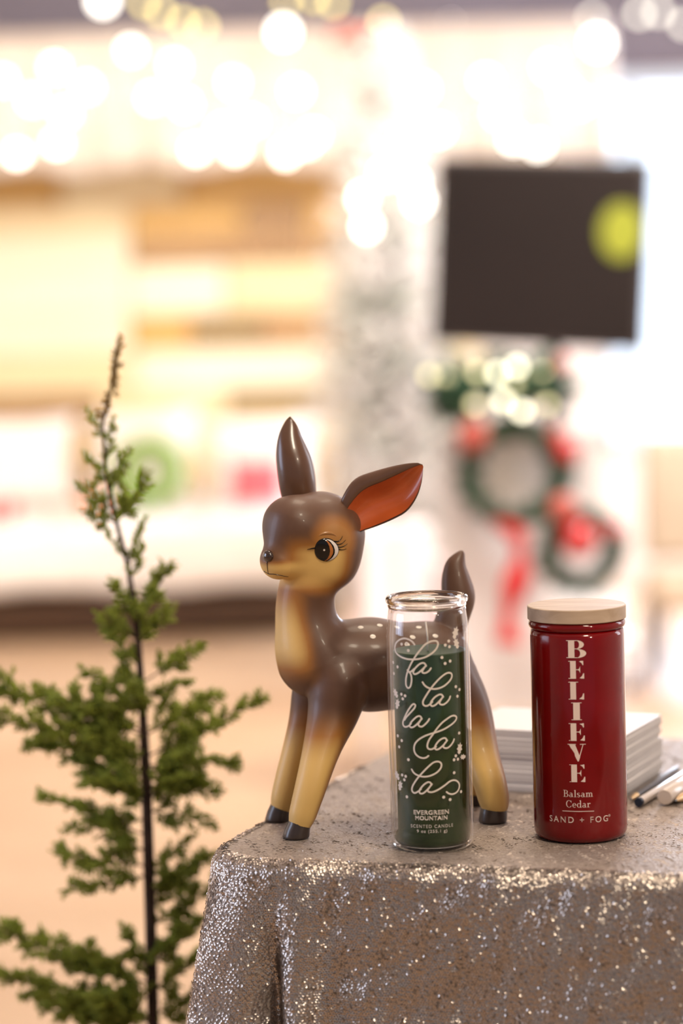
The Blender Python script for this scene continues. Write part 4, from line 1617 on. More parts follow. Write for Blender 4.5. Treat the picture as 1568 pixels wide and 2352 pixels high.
def surface_nets(step):
    lo = np.min([np.minimum(a - ra, b - rb) for a, b, ra, rb, k in PRIM], 0) - 3 * step
    hi = np.max([np.maximum(a + ra, b + rb) for a, b, ra, rb, k in PRIM], 0) + 3 * step
    n = np.ceil((hi - lo) / step).astype(int) + 1
    ax = [lo[i] + step * np.arange(n[i]) for i in range(3)]
    D = np.empty(tuple(n), np.float32)
    yy, zz = np.meshgrid(ax[1], ax[2], indexing='ij')
    for i in range(n[0]):
        Pp = np.column_stack([np.full(yy.size, ax[0][i]), yy.ravel(), zz.ravel()])
        D[i] = sdf(Pp).reshape(yy.shape)
    neg = D < 0
    cs = [(i, j, k) for i in (0, 1) for j in (0, 1) for k in (0, 1)]
    cnt = sum(neg[i:n[0] - 1 + i, j:n[1] - 1 + j, k:n[2] - 1 + k].astype(np.int8) for i, j, k in cs)
    act = (cnt > 0) & (cnt < 8)
    idx = np.full(act.shape, -1, np.int64)
    cells = np.argwhere(act)
    idx[act] = np.arange(len(cells))
    pos = np.zeros((len(cells), 3))
    num = np.zeros(len(cells))
    for p in cs:
        for axd in range(3):
            if p[axd]:
                continue
            qq = list(p)
            qq[axd] = 1
            A_, B_ = cells + np.array(p), cells + np.array(qq)
            da, db = D[tuple(A_.T)], D[tuple(B_.T)]
            x = (da < 0) != (db < 0)
            t = np.where(x, da / np.where(x, da - db, 1), 0)
            pt = np.array(p, float)[None] + t[:, None] * (np.array(qq) - np.array(p))[None]
            pos[x] += pt[x]
            num[x] += 1
    Vv = lo + (cells + pos / num[:, None]) * step
    Ff = []
    for axd in range(3):
        o1, o2 = [(1, 2), (2, 0), (0, 1)][axd]
        sl0 = [slice(1, n[i] - 1) for i in range(3)]
        sl0[axd] = slice(0, n[axd] - 1)
        sl1 = list(sl0)
        sl1[axd] = slice(1, n[axd])
        a, b = neg[tuple(sl0)], neg[tuple(sl1)]
        for flip, msk in ((0, a & ~b), (1, ~a & b)):
            e = np.argwhere(msk)
            e = e + np.array([0 if i == axd else 1 for i in range(3)])
            u = np.zeros(3, int)
            w = np.zeros(3, int)
            u[o1] = 1
            w[o2] = 1
            qd = np.stack([idx[tuple((e - u - w).T)], idx[tuple((e - w).T)], idx[tuple(e.T)], idx[tuple((e - u).T)]], 1)
            Ff.append(qd[:, ::-1] if flip else qd)
    Ff = np.concatenate(Ff)
    eps = step * .3
    for _ in range(3):
        d0 = sdf(Vv)
        gr = np.column_stack([(sdf(Vv + np.eye(3)[i] * eps) - sdf(Vv - np.eye(3)[i] * eps)) / (2 * eps) for i in range(3)])
        gr /= np.maximum((gr ** 2).sum(1), .3)[:, None]
        Vv = Vv - gr * d0[:, None] * .9
    return Vv, Ff


FV, FF = surface_nets(.0016)
deer = thing('fawn_figurine', (float(hfn.x + hhn.x) / 2, float(hfn.y + hhf.y) / 2, TOP), 'glossy brown and cream ceramic fawn figurine standing behind the green candle', 'figurine')


def sst(x, a, b):
    t = np.clip((x - a) / (b - a), 0, 1)
    return t * t * (3 - 2 * t)


BROWN = np.array([.118, .056, .031])
AMBER = np.array([.38, .155, .032])
CREAM = np.array([.80, .52, .170])


def paint(P, Nrm):
    """airbrushed glaze: warm cream on cheeks, throat and shins, brown elsewhere"""
    cr = np.zeros(len(P))

    def blob(c, r, k=1.0):
        d = np.sqrt(((P - np.array(c)) ** 2).sum(1)) / r
        return k * (1 - sst(d, .45, 1.0))
    hz_ = np.array(HS(735, 1226, 98)[0])
    rel = P - hz_
    fw, sd, up = rel @ fdir, np.abs(rel @ ndir), rel[:, 2]
    head = sst(P[:, 2], hz_[2] - .052, hz_[2] - .040)
    # lower face: below eye level, brown along the bridge of the nose and behind the cheek
    c_low = (1 - sst(up, -.016, .006)) * sst(fw, -.014, .010) * (1 - .45 * (1 - sst(up, -.046, -.028)))
    bridge = (1 - sst(sd, .011, .022)) * sst(up, -.023, -.015) * sst(fw, .02, .03)
    c_eye = .55 * (1 - sst(np.sqrt((fw - .010) ** 2 + (up + .003) ** 2), .012, .026)) * sst(sd, .008, .018)
    ch = np.maximum(c_low, c_eye) * (1 - bridge * .9)
    cr = np.maximum(cr, ch * head)
    # throat and chest: the side facing forward
    bd = np.array([-.964, -.264, 0])
    tz = P[:, 2]
    zn0, zn1 = at(690, 1345, HY).z, at(690, 1590, HY).z
    front = sst(Nrm @ bd, -.05, .75)
    inz = sst(tz, zn1 + .004, zn1 + .040) * (1 - sst(tz, zn0 + .004, zn0 + .016))
    nx = 1 - sst(P[:, 0], at(705, 1500, HY).x, at(745, 1500, HY).x)
    cr = np.maximum(cr, front * inz * nx * (1 - .55 * sst(tz, zn0 - .034, zn0 + .002)))
    # legs, lighter downward, brown down the back edge
    zl = at(700, 1650, 1.93).z
    lg = 1 - sst(tz, zl - .035, zl + .012)
    back = sst(Nrm @ -bd, .35, .95)
    cr = np.maximum(cr, lg * (.95 - .55 * back))
    return cr


eps = 5e-4
FN = np.column_stack([(sdf(FV + np.eye(3)[i] * eps) - sdf(FV - np.eye(3)[i] * eps)) for i in range(3)])
FN /= np.linalg.norm(FN, axis=1)[:, None]
cr = paint(FV, FN)
lo_ = np.clip(cr * 2, 0, 1)[:, None]
hi_ = np.clip(cr * 2 - 1, 0, 1)[:, None]
FC = BROWN * (1 - lo_) + AMBER * lo_
FC = FC * (1 - hi_) + CREAM * hi_
M['glaze'] = attr_mat('fawn_glaze', 'glaze', .48, .10, bump=.08)
M['spot'] = pbr('white_spot_paint', (.85, .78, .70), .35, coat=.3)
bvh = BVHTree.FromPolygons([Vector(v) for v in FV], [tuple(int(i) for i in q) for q in FF])


def surf(px, py, off=0.0):
    h = bvh.ray_cast(O, ray(px, py).normalized())
    if h[0] is None:
        n_ = bvh.find_nearest(at(px, py, HY))
        return n_[0] + n_[1] * off, n_[1]
    nn = h[1] if h[1].dot(ray(px, py)) < 0 else -h[1]
    return h[0] + nn * off, nn


# white fawn spots, thin ovals of paint that hug the back on both sides
sv, sf = [], []
axis0, axis1 = at(720, 1500, ymid(720)), at(1010, 1520, ymid(1010))
bax = (axis1 - axis0).normalized()
lat = bax.cross(Vector((0, 0, 1))).normalized()
if lat.y > 0:
    lat = -lat


def spot_on(hit, nn, rx, ry):
    e1 = bax - nn * bax.dot(nn)
    e1.normalize()
    e2 = nn.cross(e1)
    b0 = len(sv)
    sv.append(hit + nn * .0004)
    for rr_, hh in ((.6, .00038), (1.0, .0001)):
        for i in range(14):
            a = 2 * PI * i / 14
            q = hit + e1 * rx * rr_ * math.cos(a) + e2 * ry * rr_ * math.sin(a)
            nr = bvh.find_nearest(q)
            sv.append(nr[0] + nn * hh)
    for i in range(14):
        i2 = (i + 1) % 14
        sf.append((b0, b0 + 1 + i, b0 + 1 + i2))
        sf.append((b0 + 1 + i, b0 + 15 + i, b0 + 15 + i2, b0 + 1 + i2))


for (x, y) in [(828, 1441), (872, 1436), (856, 1462)]:
    h_, n_ = surf(x, y)
    spot_on(h_, n_, .0024, .0021)
for (t, ang) in [(.62, 30), (.72, 48), (.80, 25), (.90, 45), (.66, 62), (.42, -30), (.5, -50), (.6, -28), (.72, -46), (.84, -30)]:
    c_ = axis0.lerp(axis1, t)
    d_ = (Vector((0, 0, 1)) * math.cos(math.radians(ang)) + lat * math.sin(math.radians(ang)))
    h_ = bvh.ray_cast(c_ + d_ * .09, -d_)
    if h_[0] is not None:
        spot_on(h_[0], d_, .0024, .0021)
nv0, nf0 = len(FV), len(FF)
allv = [tuple(v) for v in FV] + [tuple(v) for v in sv]
allf = [tuple(int(i) for i in q) for q in FF] + [tuple(nv0 + i for i in q) for q in sf]
body = mesh_obj('body', allv, allf, None, deer, True, [M['glaze'], M['spot']], [0] * nf0 + [1] * len(sf))
at_ = body.data.color_attributes.new('glaze', 'FLOAT_COLOR', 'POINT')
cc_ = np.ones((len(allv), 4), np.float32)
cc_[:nv0, :3] = FC
cc_[nv0:, :3] = (.85, .78, .70)
at_.data.foreach_set('color', cc_.ravel())
bm = bmesh.new()
bm.from_mesh(body.data)
bmesh.ops.recalc_face_normals(bm, faces=bm.faces)
bm.to_mesh(body.data)
bm.free()

# ears: leaf-shaped cups with a rounded rim
M['ear_brown'] = pbr('brown_glaze', (.118, .056, .031), .30, coat=.35, noise=.06, nscale=80)
M['ear_orange'] = pbr('burnt_orange_glaze', (.50, .098, .022), .30, coat=.35, noise=.08, nscale=60)


def resample(pts, n):
    cl = catmull([Vector((x, y, 0)) for x, y in pts], 10)
    L = [0]
    for a, b in zip(cl[:-1], cl[1:]):
        L.append(L[-1] + (b - a).length)
    out = []
    for k in range(n):
        s = L[-1] * k / (n - 1)
        i = max(0, min(len(cl) - 2, int(np.searchsorted(L, s)) - 1))
        t = (s - L[i]) / max(L[i + 1] - L[i], 1e-9)
        out.append(cl[i].lerp(cl[i + 1], t))
    return out


def ear(edge_a, edge_b, Y0, Y1, inset, cup, flip, name, inner=True):
    nu, nl = 26, 13
    a_, b_ = resample(edge_a, nu), resample(edge_b, nu)
    v, f, iv, if_ = [], [], [], []
    ring_n = None
    for i in range(nu):
        u = i / (nu - 1)
        Y = Y0 + (Y1 - Y0) * u
        p, q = a_[i], b_[i]
        s = px2m(Y)
        w = (p - q).length * s
        D_ = cup * w * math.sin(PI * min(1, u * .9 + .1)) ** .5 * (1 if not flip else -1)
        ctrl = [(inset, 0), (.5 + inset * .5, .62 * D_), (1.0, 0.0)]
        inn = []
        for k in range(nl):
            t = k / (nl - 1)
            aa = inset + (1 - inset) * t
            inn.append((aa, .60 * D_ * math.sin(PI * t) ** .85))
        # the back: deeper than the bowl, bulging past the rim at the top edge
        outc = [(1.0, 0.0), (.97, .30 * D_ + .0006), (.80, .82 * D_), (.5, 1.12 * D_), (.2, .95 * D_), (.03, .45 * D_), (inset * .25, .12 * D_), (inset, 0)]
        oc = catmull([Vector((x, y, 0)) for x, y in outc], 2)
        loop = [(x, y) for x, y in inn] + [(c.x, c.y) for c in oc[1:-1]]
        ring_n = len(loop)
        for (aa, dd) in loop:
            pp = p.lerp(q, aa)
            v.append(at(pp.x, pp.y, Y + dd))
        for (aa, dd) in inn:
            pp = p.lerp(q, .035 + aa * .93)
            iv.append(at(pp.x, pp.y, Y + dd - (.0005 if not flip else -.0005)))
    for i in range(nu - 1):
        for k in range(ring_n):
            k2 = (k + 1) % ring_n
            f.append((i * ring_n + k, i * ring_n + k2, (i + 1) * ring_n + k2, (i + 1) * ring_n + k))
        for k in range(nl - 1):
            if_.append((i * nl + k, i * nl + k + 1, (i + 1) * nl + k + 1, (i + 1) * nl + k))
    f.append(tuple(range(ring_n)))
    f.append(tuple((nu - 1) * ring_n + k for k in range(ring_n)))
    bm = bmesh.new()
    bv = [bm.verts.new(p) for p in v]
    for q in f:
        try:
            bm.faces.new([bv[i] for i in q])
        except ValueError:
            pass
    bmesh.ops.recalc_face_normals(bm, faces=bm.faces)
    bm.verts.index_update()
    o = mesh_obj(name, [p.co.copy() for p in bm.verts], [[p.index for p in q.verts] for q in bm.faces], M['ear_brown'], deer)
    bm.free()
    if inner:
        io = mesh_obj('inner_ear', iv, if_, M['ear_orange'], o)
        io['label'] = 'burnt orange inside of the ear'
    return o


EYc = HS(735, 1226, 98)[0][1]
ear([(800, 1190), (780, 1163), (790, 1128), (815, 1096), (860, 1079), (915, 1066), (955, 1062), (970, 1067)],
    [(806, 1203), (819, 1222), (838, 1218), (870, 1207), (905, 1192), (935, 1174), (957, 1142), (968, 1108), (972, 1072)], EYc - .014, EYc - .020, .26, .42, False, 'ear')
ear([(652, 1165), (643, 1130), (636, 1085), (633, 1040), (639, 1000), (653, 970), (664, 958)],
    [(728, 1165), (726, 1130), (723, 1090), (715, 1050), (697, 1010), (681, 975), (667, 957)], EYc + .022, EYc + .026, .06, .40, True, 'ear')

# eyes: painted domes that follow the cheek
eye_cols = [pbr('eye_black', (.006, .005, .004), .08, coat=.0, spec=.45), pbr('eye_orange', (.50, .17, .04), .12, spec=.4), pbr('eye_white', (.82, .74, .68), .12, spec=.4)]
hc = Vector(HS(735, 1226, 98)[0])
nd = Vector(ndir)


def mirror(p):
    return p - nd * (2 * (p - hc).dot(nd))


def make_eye(mirrored):
    cx, cy, a, b_ = 748.6, 1262.7, 28.2, 27.0
    _, nn = surf(cx, cy)
    nr, nt_ = 46, 120
    v, f, mi = [surf(cx, cy)[0] + nn * .0026], [], []
    for j in range(1, nr + 1):
        rr = j / nr
        for i in range(nt_):
            t = 2 * PI * i / nt_
            sq = 1 + .06 * math.cos(t - .2) ** 3
            p, _ = surf(cx + a * rr * math.cos(t) * sq, cy + b_ * rr * math.sin(t))
            v.append(p + nn * (.0026 * math.sqrt(max(0, 1 - rr ** 2)) - .0001))

    def cls(x, y):
        r_ = math.hypot(x, y)
        if math.hypot(x + .20, y + .06) < .085:
            return 2
        e1 = ((x + .37) / .64) ** 2 + (y / .97) ** 2 < 1
        e2 = ((x + .33) / .85) ** 2 + ((y - .02) / .94) ** 2 < 1
        e3 = ((x + .33) / .98) ** 2 + ((y - .02) / 1.0) ** 2 < 1
        if e1 or r_ > .925:
            return 0
        if e2:
            return 1
        if e3:
            return 0
        return 2 if x > 0 else 0
    for i in range(nt_):
        f.append((0, 1 + (i + 1) % nt_, 1 + i))
        mi.append(0)
    for j in range(nr - 1):
        for i in range(nt_):
            i2 = (i + 1) % nt_
            f.append((1 + j * nt_ + i, 1 + j * nt_ + i2, 1 + (j + 1) * nt_ + i2, 1 + (j + 1) * nt_ + i))
            rr = (j + 1.5) / nr
            t = 2 * PI * (i + .5) / nt_
            mi.append(cls(rr * math.cos(t), rr * math.sin(t)))
    lash = MB()
    W = lambda x, y: (580 + x / 6.533, 1220 + y / 6.533)
    for pts, w in [([(1225, 150), (1255, 155), (1290, 148), (1328, 112), (1346, 72)], 1.5), ([(1255, 196), (1290, 200), (1345, 178), (1395, 130)], 1.4), ([(1280, 236), (1310, 240), (1365, 225), (1418, 188)], 1.4), ([(1285, 268), (1320, 278), (1365, 276), (1405, 262)], 1.3), ([(935, 252), (890, 258), (855, 266), (818, 274)], 1.7)]:
        cl = catmull([Vector((*W(x, y), 0)) for x, y in pts], 4)
        P3 = [surf(p.x, p.y, .0003)[0] for p in cl]
        m = len(P3)
        lash.tube(P3, [w * px2m(1.93) * (1.15 - .85 * k / (m - 1)) for k in range(m)], 6)
    # the lid crease above the eye
    crease = MB()
    cl = catmull([Vector((*W(x, y), 0)) for x, y in [(985, 78), (1040, 42), (1120, 26), (1200, 40), (1262, 78)]], 5)
    P3 = [surf(p.x, p.y, -.0004)[0] for p in cl]
    m = len(P3)
    crease.tube(P3, [.0004 + .0011 * math.sin(PI * k / (m - 1)) for k in range(m)], 8)
    if mirrored:
        v = [mirror(p) for p in v]
        f = [q[::-1] for q in f]
        lash.v = [mirror(p) for p in lash.v]
        crease.v = [mirror(p) for p in crease.v]
        lash.f = [q[::-1] for q in lash.f]
        crease.f = [q[::-1] for q in crease.f]
    e = mesh_obj('eye', v, f, None, deer, True, eye_cols, mi)
    lash.build('eyelashes', eye_cols[0], e)
    crease.build('eyelid', M['lid'], e)
    return e


M['lid'] = pbr('amber_glaze', (.40, .19, .06), .30, coat=.35)
make_eye(False)
make_eye(True)
M['nose'] = pbr('dark_brown_gloss', (.035, .016, .010), .12, coat=1.0)
pN, nN = surf(615, 1277)
R3 = Matrix((Vector(ndir), Vector(fdir), Vector((0, 0, 1)))).transposed()
pN = Vector(HS(628, 1276, 1)[0])
hN = bvh.ray_cast(pN + Vector(fdir) * .08, -Vector(fdir))
pN = hN[0] if hN[0] is not None else pN
pN = Vector(surf(615.5, 1277)[0])
MB().ball(pN, .0053, n=24, scale=(1.02, .72, .92), rot=R3).build('nose', M['nose'], deer)
mo = MB()
W = lambda x, y: (580 + x / 6.533, 1220 + y / 6.533)
for pts, w in [([(216, 455), (220, 520), (224, 575), (232, 628)], 1.25), ([(172, 600), (200, 618), (240, 638)], 1.2), ([(225, 632), (255, 642), (320, 645), (390, 657), (460, 672), (535, 684)], 1.35)]:
    cl = catmull([Vector((*W(x, y), 0)) for x, y in pts], 5)
    P3 = [surf(p.x, p.y, .0001)[0] for p in cl]
    m = len(P3)
    mo.tube(P3, [w * px2m(1.93) * (1.1 - .6 * k / (m - 1)) for k in range(m)], 6)
mo.build('mouth_line', M['nose'], deer)

# hooves
M['hoof'] = pbr('dark_brown_hoof_glaze', (.040, .026, .021), .35, coat=.3)


def hoof(base, tpx, tpy, rt, rb, name='hoof'):
    t = at(tpx, tpy, base.y)
    s = px2m(base.y)
    H_ = t.z - TOP
    rings_ = [(0.0, .90, 0), (.05, .98, 0), (.14, 1.0, .02), (.5, .97, .30), (.85, .93, .8), (1.0, .90, 1.0), (1.0, .6, 1.0), (1.0, .05, 1.0)]
    v, f = [], []
    n_ = 28
    b0 = Vector((base.x, base.y, TOP))
    top = Vector((t.x, t.y, TOP + H_))
    for (h_, rf, mxx) in rings_:
        c_ = b0.lerp(top, mxx)
        rr = (rb + (rt * 1.10 - rb) * h_) * s * rf if h_ < 1 else rt * 1.06 * s * (rf / .90)
        for i in range(n_):
            a = 2 * PI * i / n_
            d = Vector((math.cos(a), math.sin(a), 0))
            toe = 1 + .10 * (1 - h_) * max(0, -d.x)
            # the toe is split by a shallow groove
            gr = 1 - .10 * (1 - h_) * math.exp(-((math.atan2(d.y, -d.x) + .3) / .22) ** 2)
            slant = (-.0014 * d.x) * (1 if h_ == 1 else h_)
            v.append(c_ + d * rr * toe * gr + Vector((0, 0, h_ * H_ - c_.z + TOP + (slant if h_ > .3 else 0))))
    for j in range(len(rings_) - 1):
        for i in range(n_):
            i2 = (i + 1) % n_
            f.append((j * n_ + i, j * n_ + i2, (j + 1) * n_ + i2, (j + 1) * n_ + i))
    f.append(tuple(reversed(range(n_))))
    f.append(tuple((len(rings_) - 1) * n_ + i for i in range(n_)))
    o = mesh_obj(name, v, f, M['hoof'], deer)
    auto_smooth(o, 50)
    return o


hoof(hfn, 690, 1886, 25.5, 31)
hoof(hff, 648, 1844, 24, 29)
hoof(hhn, 1136, 1838, 28.5, 32)
hoof(hhf, 1086, 1822, 25, 29)

# ------------------------------------------------------------------ stack of booklets
def stack():
    C = Vector((.2354, 2.0288, 0))
    d1 = Vector((-.912, .41, 0))       # along the left face
    d2 = Vector((.41, .912, 0))        # along the right face
    W_, D_ = .152, .1075
    zt_ = at(1436, 1690, C.y).z
    nB = 13
    m, nt, b = newmat('paper_edges')
    tc = nt.nodes.new('ShaderNodeTexCoord')
    wv = nt.nodes.new('ShaderNodeTexNoise')
    mp = nt.nodes.new('ShaderNodeMapping')
    mp.inputs['Scale'].default_value = (6, 6, 1500)
    nt.links.new(tc.outputs['Object'], mp.inputs['Vector'])
    nt.links.new(mp.outputs['Vector'], wv.inputs['Vector'])
    cr_ = nt.nodes.new('ShaderNodeValToRGB')
    cr_.color_ramp.elements[0].position = .3
    cr_.color_ramp.elements[1].position = .7
    cr_.color_ramp.elements[0].color = (.46, .42, .40, 1)
    cr_.color_ramp.elements[1].color = (.66, .62, .60, 1)
    nt.links.new(wv.outputs['Fac'], cr_.inputs['Fac'])
    nt.links.new(cr_.outputs['Color'], b.inputs['Base Color'])
    b.inputs['Roughness'].default_value = .8
    cover = pbr('white_cover_card', (.80, .76, .74), .45)
    hB = (zt_ - TOP) / nB
    for i in range(nB):
        j1, j2 = random.gauss(0, .0010), random.gauss(0, .0010)
        rz = random.gauss(0, .006)
        c0_ = C + d1 * (W_ / 2 + j1) + d2 * (D_ / 2 + j2)
        z0 = TOP + i * hB
        lab = 'topmost white booklet on the stack behind the red candle' if i == nB - 1 else ('lowest white booklet in the stack, lying on the sequined cloth' if i == 0 else 'white booklet within the stack behind the red candle')
        rt = thing('booklet', (c0_.x, c0_.y, z0), lab, 'booklet', 'booklets stacked behind the red candle')
        rot = math.atan2(d2.y, d2.x) + rz
        MB().box((c0_.x, c0_.y, z0 + hB / 2), (D_ - .0003, W_ - .0003, hB * .82), rot).build('pages', m, rt, smooth=False)
        cv = MB()
        cv.box((c0_.x, c0_.y, z0 + hB * .05), (D_, W_, hB * .09), rot)
        cv.box((c0_.x, c0_.y, z0 + hB * .95), (D_, W_, hB * .09), rot)
        cv.build('cover', cover, rt, smooth=False)


stack()

# ------------------------------------------------------------------ pens
def pen_frame(p0, p1, r_, length):
    a = on(*p0, TZ)
    b = on(*p1, TZ)
    d = Vector((b.x - a.x, b.y - a.y, 0)).normalized()
    s = Vector((a.x, a.y, TOP + r_ + .0002))
    return s, d


M['pen_black'] = pbr('black_barrel', (.030, .028, .034), .3, coat=.4)
M['pen_gold'] = pbr('brass_tip', (.70, .48, .25), .3, metal=.8)
M['navy'] = pbr('navy_plastic', (.008, .016, .035), .35)
M['pen_clear'] = pbr('frosted_clear_plastic', (.60, .52, .47), .22, coat=.5)
M['pen_white'] = pbr('white_translucent_plastic', (.66, .57, .51), .2, coat=.6)


def lathe_part(s, d, prof, name, mat, root):
    o = MB().lathe(s, prof, 24, axis=d).build(name, mat, root)
    auto_smooth(o, 40)
    return o


s, d = pen_frame((1447, 1847), (1568, 1768), .0031, .14)
pn = thing('pen', s, 'slim black ballpoint pen with a brass tip lying against the stack of booklets', 'pen')
lathe_part(s, d, [(0, 0), (.0006, 0), (.0010, .002), (.0010, .003)], 'point', M['pen_black'], pn)
lathe_part(s, d, [(.0010, .003), (.0020, .009), (.0027, .016), (.0028, .0175), (0, .0176)], 'tip', M['pen_gold'], pn)
lathe_part(s, d, [(.0028, .0175), (.0031, .019), (.0031, .125), (.0026, .135), (0, .136)], 'barrel', M['pen_black'], pn)
s, d = pen_frame((1466, 1856), (1568, 1794), .0039, .14)
pn = thing('pen', s, 'clear barrelled pen with a navy end plug beside the red candle', 'pen')
lathe_part(s, d, [(0, -.0006), (.0036, -.0004), (.0039, .0008), (.0039, .0035)], 'end_plug', M['navy'], pn)
lathe_part(s, d, [(.0038, .0032), (.0038, .12), (.0022, .134), (.0008, .139), (0, .139)], 'barrel', M['pen_clear'], pn)
s, d = pen_frame((1526, 1852), (1610, 1796), .0068, .13)
pn = thing('marker_pen', s, 'thick pale plastic marker pen at the right edge of the table', 'pen')
lathe_part(s, d, [(0, 0), (.0060, 0), (.0068, .0010), (.0068, .040)], 'cap', M['pen_white'], pn)
lathe_part(s, d, [(.0064, .038), (.0064, .120), (.0055, .128), (0, .128)], 'barrel', M['pen_clear'], pn)
s, d = pen_frame((1549, 1852), (1640, 1806), .0036, .13)
pn = thing('pen', s, 'brass coloured pen with a dark point in front of the thick marker', 'pen')
lathe_part(s, d, [(0, 0), (.0008, 0), (.0012, .0022), (.0012, .003)], 'point', M['pen_black'], pn)
lathe_part(s, d, [(.0012, .003), (.0030, .012), (.0036, .018), (.0036, .12), (.0030, .13), (0, .13)], 'barrel', M['pen_gold'], pn)

# ------------------------------------------------------------------ young juniper beside the table
YJ = 2.25
M['bark'] = pbr('dark_bark', (.040, .020, .012), .8, noise=.35, nscale=90, bump=.5)
M['juniper'] = translucent('juniper_needles', (.38, .44, .075), (.55, .60, .10), .5)
M['juniper_tip'] = translucent('backlit_gold_needles', (.38, .24, .06), (.6, .42, .1), .4)  # warm backlight from the wall is put into the needles' gold
TR = [(268, 802), (258, 880), (236, 975), (242, 1080), (262, 1180), (291, 1290), (311, 1400), (319, 1500), (326, 1600), (331, 1700), (336, 1800), (339, 1900), (342, 2000), (345, 2100), (348, 2200), (352, 2352)]
TRr = [2, 3, 4, 5, 6, 6, 8, 9, 10, 12.5, 14.5, 14.5, 15, 15, 15.5, 16]
tp = [at(x, y, YJ) for x, y in TR]
s_ = px2m(YJ)
base = Vector((tp[-1].x + .01, YJ, 0))
jun = thing('juniper_tree', base, 'young thin juniper tree standing left of the sequined table', 'tree')
tp += [Vector((base.x - .004, YJ, .36)), Vector((base.x, YJ, .2))]
MB().tube(list(tp), [r_ * s_ * .9 for r_ in TRr] + [.0056, .006], 10).build('trunk', M['bark'], jun)
pot = MB().lathe(base, [(0, 0), (.075, 0), (.095, .2), (.102, .2), (.102, .225), (.09, .225), (.088, .19), (0, .185)], 32).build('pot', pbr('terracotta', (.35, .14, .08), .8, noise=.1), jun)


def trunk_at(y):
    for (x0, y0), (x1, y1) in zip(TR[:-1], TR[1:]):
        if y0 <= y <= y1:
            return x0 + (x1 - x0) * (y - y0) / (y1 - y0)
    return TR[-1][0]


def sprig(mb, p, d, L, mi, dens=1.0):
    """a juniper twig: a thin stem clothed in short scale-like needles"""
    d = d.normalized()
    n_ = max(6, int(L / .0009 * dens))
    for k in range(n_):
        t = k / n_
        b = p + d * L * t
        dd = (d * 1.0 + Vector((random.gauss(0, .62), random.gauss(0, .62), random.gauss(0, .62)))).normalized()
        l = random.uniform(.005, .0095) * (1.15 - .45 * t)
        w = l * .20
        e1 = dd.orthogonal().normalized()
        e2 = dd.cross(e1)
        m_ = b + dd * l * .5
        mb.add([b, m_ + e1 * w, m_ + e2 * w, m_ - e1 * w, m_ - e2 * w, b + dd * l], [(0, 2, 1), (0, 3, 2), (0, 4, 3), (0, 1, 4), (5, 1, 2), (5, 2, 3), (5, 3, 4), (5, 4, 1)], mi)


def branch(p0, p1, dY, bush, sag=0.0, tipmat=0, rad=2.6, dense=1.0, foliage_from=.12):
    a = at(*p0, YJ)
    b = at(*p1, YJ + dY)
    L = (b - a).length
    mid = a.lerp(b, .5) + Vector((0, 0, -sag * L))
    cl = catmull([a, mid, b], 8)
    m = len(cl)
    br = MB().tube(cl, [rad * s_ * (1 - .8 * k / (m - 1)) for k in range(m)], 6).build('branch', M['bark'], jun)
    fo = MB()
    steps = max(6, int(L / .0036 * dense))
    for k in range(steps):
        t = foliage_from + (1 - foliage_from) * k / (steps - 1)
        i = min(m - 2, int(t * (m - 1)))
        p = cl[i].lerp(cl[i + 1], t * (m - 1) - i)
        d = (cl[i + 1] - cl[i]).normalized()
        side = Vector((random.gauss(0, 1), random.gauss(0, 1), random.gauss(0, .9)))
        side = (side - d * side.dot(d)).normalized()
        tl = bush * s_ * random.uniform(.45, 1.1) * (1.1 - .55 * t)
        dd = d * random.uniform(.5, 1.0) + side * random.uniform(.5, .9) + Vector((0, 0, .15))
        sprig(fo, p, dd, tl, tipmat, 1.0)
        if tl > .016:
            q = p + dd.normalized() * tl * .5
            for _ in range(2):
                s2 = Vector((random.gauss(0, 1), random.gauss(0, 1), random.gauss(0, 1))).normalized()
                sprig(fo, q, dd.normalized() + s2 * .8, tl * .55, tipmat, 1.0)
    sprig(fo, cl[-2], cl[-1] - cl[-3], .014, tipmat)
    fo.build('foliage', [M['juniper'], M['juniper_tip']], br)


def br_(y0, p1, dY, bush, **k):
    branch((trunk_at(y0), y0), p1, dY, bush, **k)


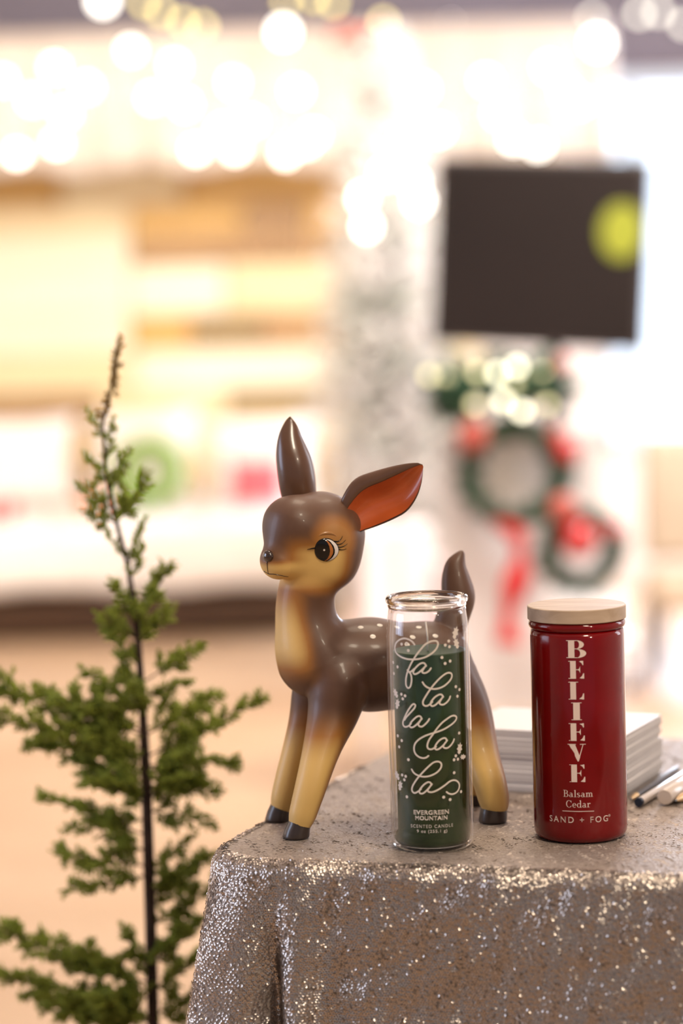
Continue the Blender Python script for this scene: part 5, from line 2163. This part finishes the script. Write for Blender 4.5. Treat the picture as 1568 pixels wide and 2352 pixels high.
# leader and crown
br_(880, (270, 800), 0, 17, tipmat=1, rad=1.6)
br_(975, (262, 880), .0, 22, tipmat=1, rad=2)
br_(1010, (212, 965), .005, 19, tipmat=0, rad=2)
br_(1070, (258, 985), -.005, 22, rad=2)
br_(1110, (208, 1060), .01, 37)
br_(1130, (285, 1050), -.01, 43)
br_(1170, (195, 1125), -.01, 49)
br_(1190, (330, 1105), .01, 58)
br_(1200, (205, 1180), .02, 46)
br_(1200, (300, 1150), -.02, 55)
br_(1290, (255, 1235), 0, 24)
br_(1300, (325, 1215), .01, 34)
br_(1330, (320, 1270), -.01, 34)
br_(1420, (385, 1310), -.01, 58)
br_(1440, (265, 1350), .01, 52)
br_(1470, (240, 1420), -.01, 63)
br_(1480, (385, 1410), .01, 58)
br_(1530, (262, 1475), 0, 52)
br_(1570, (450, 1490), 0, 55, foliage_from=.3)
br_(1585, (285, 1520), .015, 63)
# middle tiers
br_(1680, (150, 1610), -.01, 91)
br_(1690, (-30, 1570), .02, 80, sag=-.02)
br_(1720, (-20, 1650), -.02, 72)
br_(1740, (75, 1705), .02, 78)
br_(1650, (300, 1590), -.02, 65)
br_(1690, (495, 1600), .02, 67)
br_(1740, (600, 1605), 0, 52, foliage_from=.25)
br_(1760, (530, 1745), -.01, 67)
br_(1780, (445, 1690), .03, 91)
br_(1810, (490, 1815), .01, 62)
br_(1830, (180, 1750), .01, 96)
br_(1850, (240, 1800), -.03, 91)
br_(1860, (475, 1890), -.01, 57)
br_(1840, (430, 1760), -.03, 85)
br_(1920, (100, 1830), .02, 52, foliage_from=.2)
br_(1990, (140, 1960), 0, 65)
br_(2010, (165, 2040), -.01, 59)
br_(1960, (215, 1890), .02, 59)
# lower tiers
br_(2060, (470, 1970), 0, 72)
br_(2130, (480, 2040), .02, 78)
br_(2190, (450, 2120), -.01, 67)
br_(2280, (450, 2200), .02, 78)
br_(2330, (440, 2300), .0, 78)
br_(2250, (290, 2140), 0, 57)
br_(2260, (-10, 2130), .01, 80, sag=.03)
br_(2300, (190, 2180), -.02, 72)
br_(2340, (-20, 2235), -.01, 72)
br_(2350, (100, 2300), .02, 83)
br_(2345, (230, 2290), -.03, 93)

br_(1600, (420, 1570), -.01, 46)
br_(1640, (205, 1545), .01, 60)
br_(1780, (215, 1700), -.02, 84)
br_(1830, (455, 1800), .02, 70)
br_(2000, (430, 1930), .01, 46)
br_(2090, (410, 2000), .01, 60)
br_(2220, (420, 2150), -.02, 66)
br_(2345, (160, 2330), .0, 84)
br_(1880, (160, 1905), .01, 40)
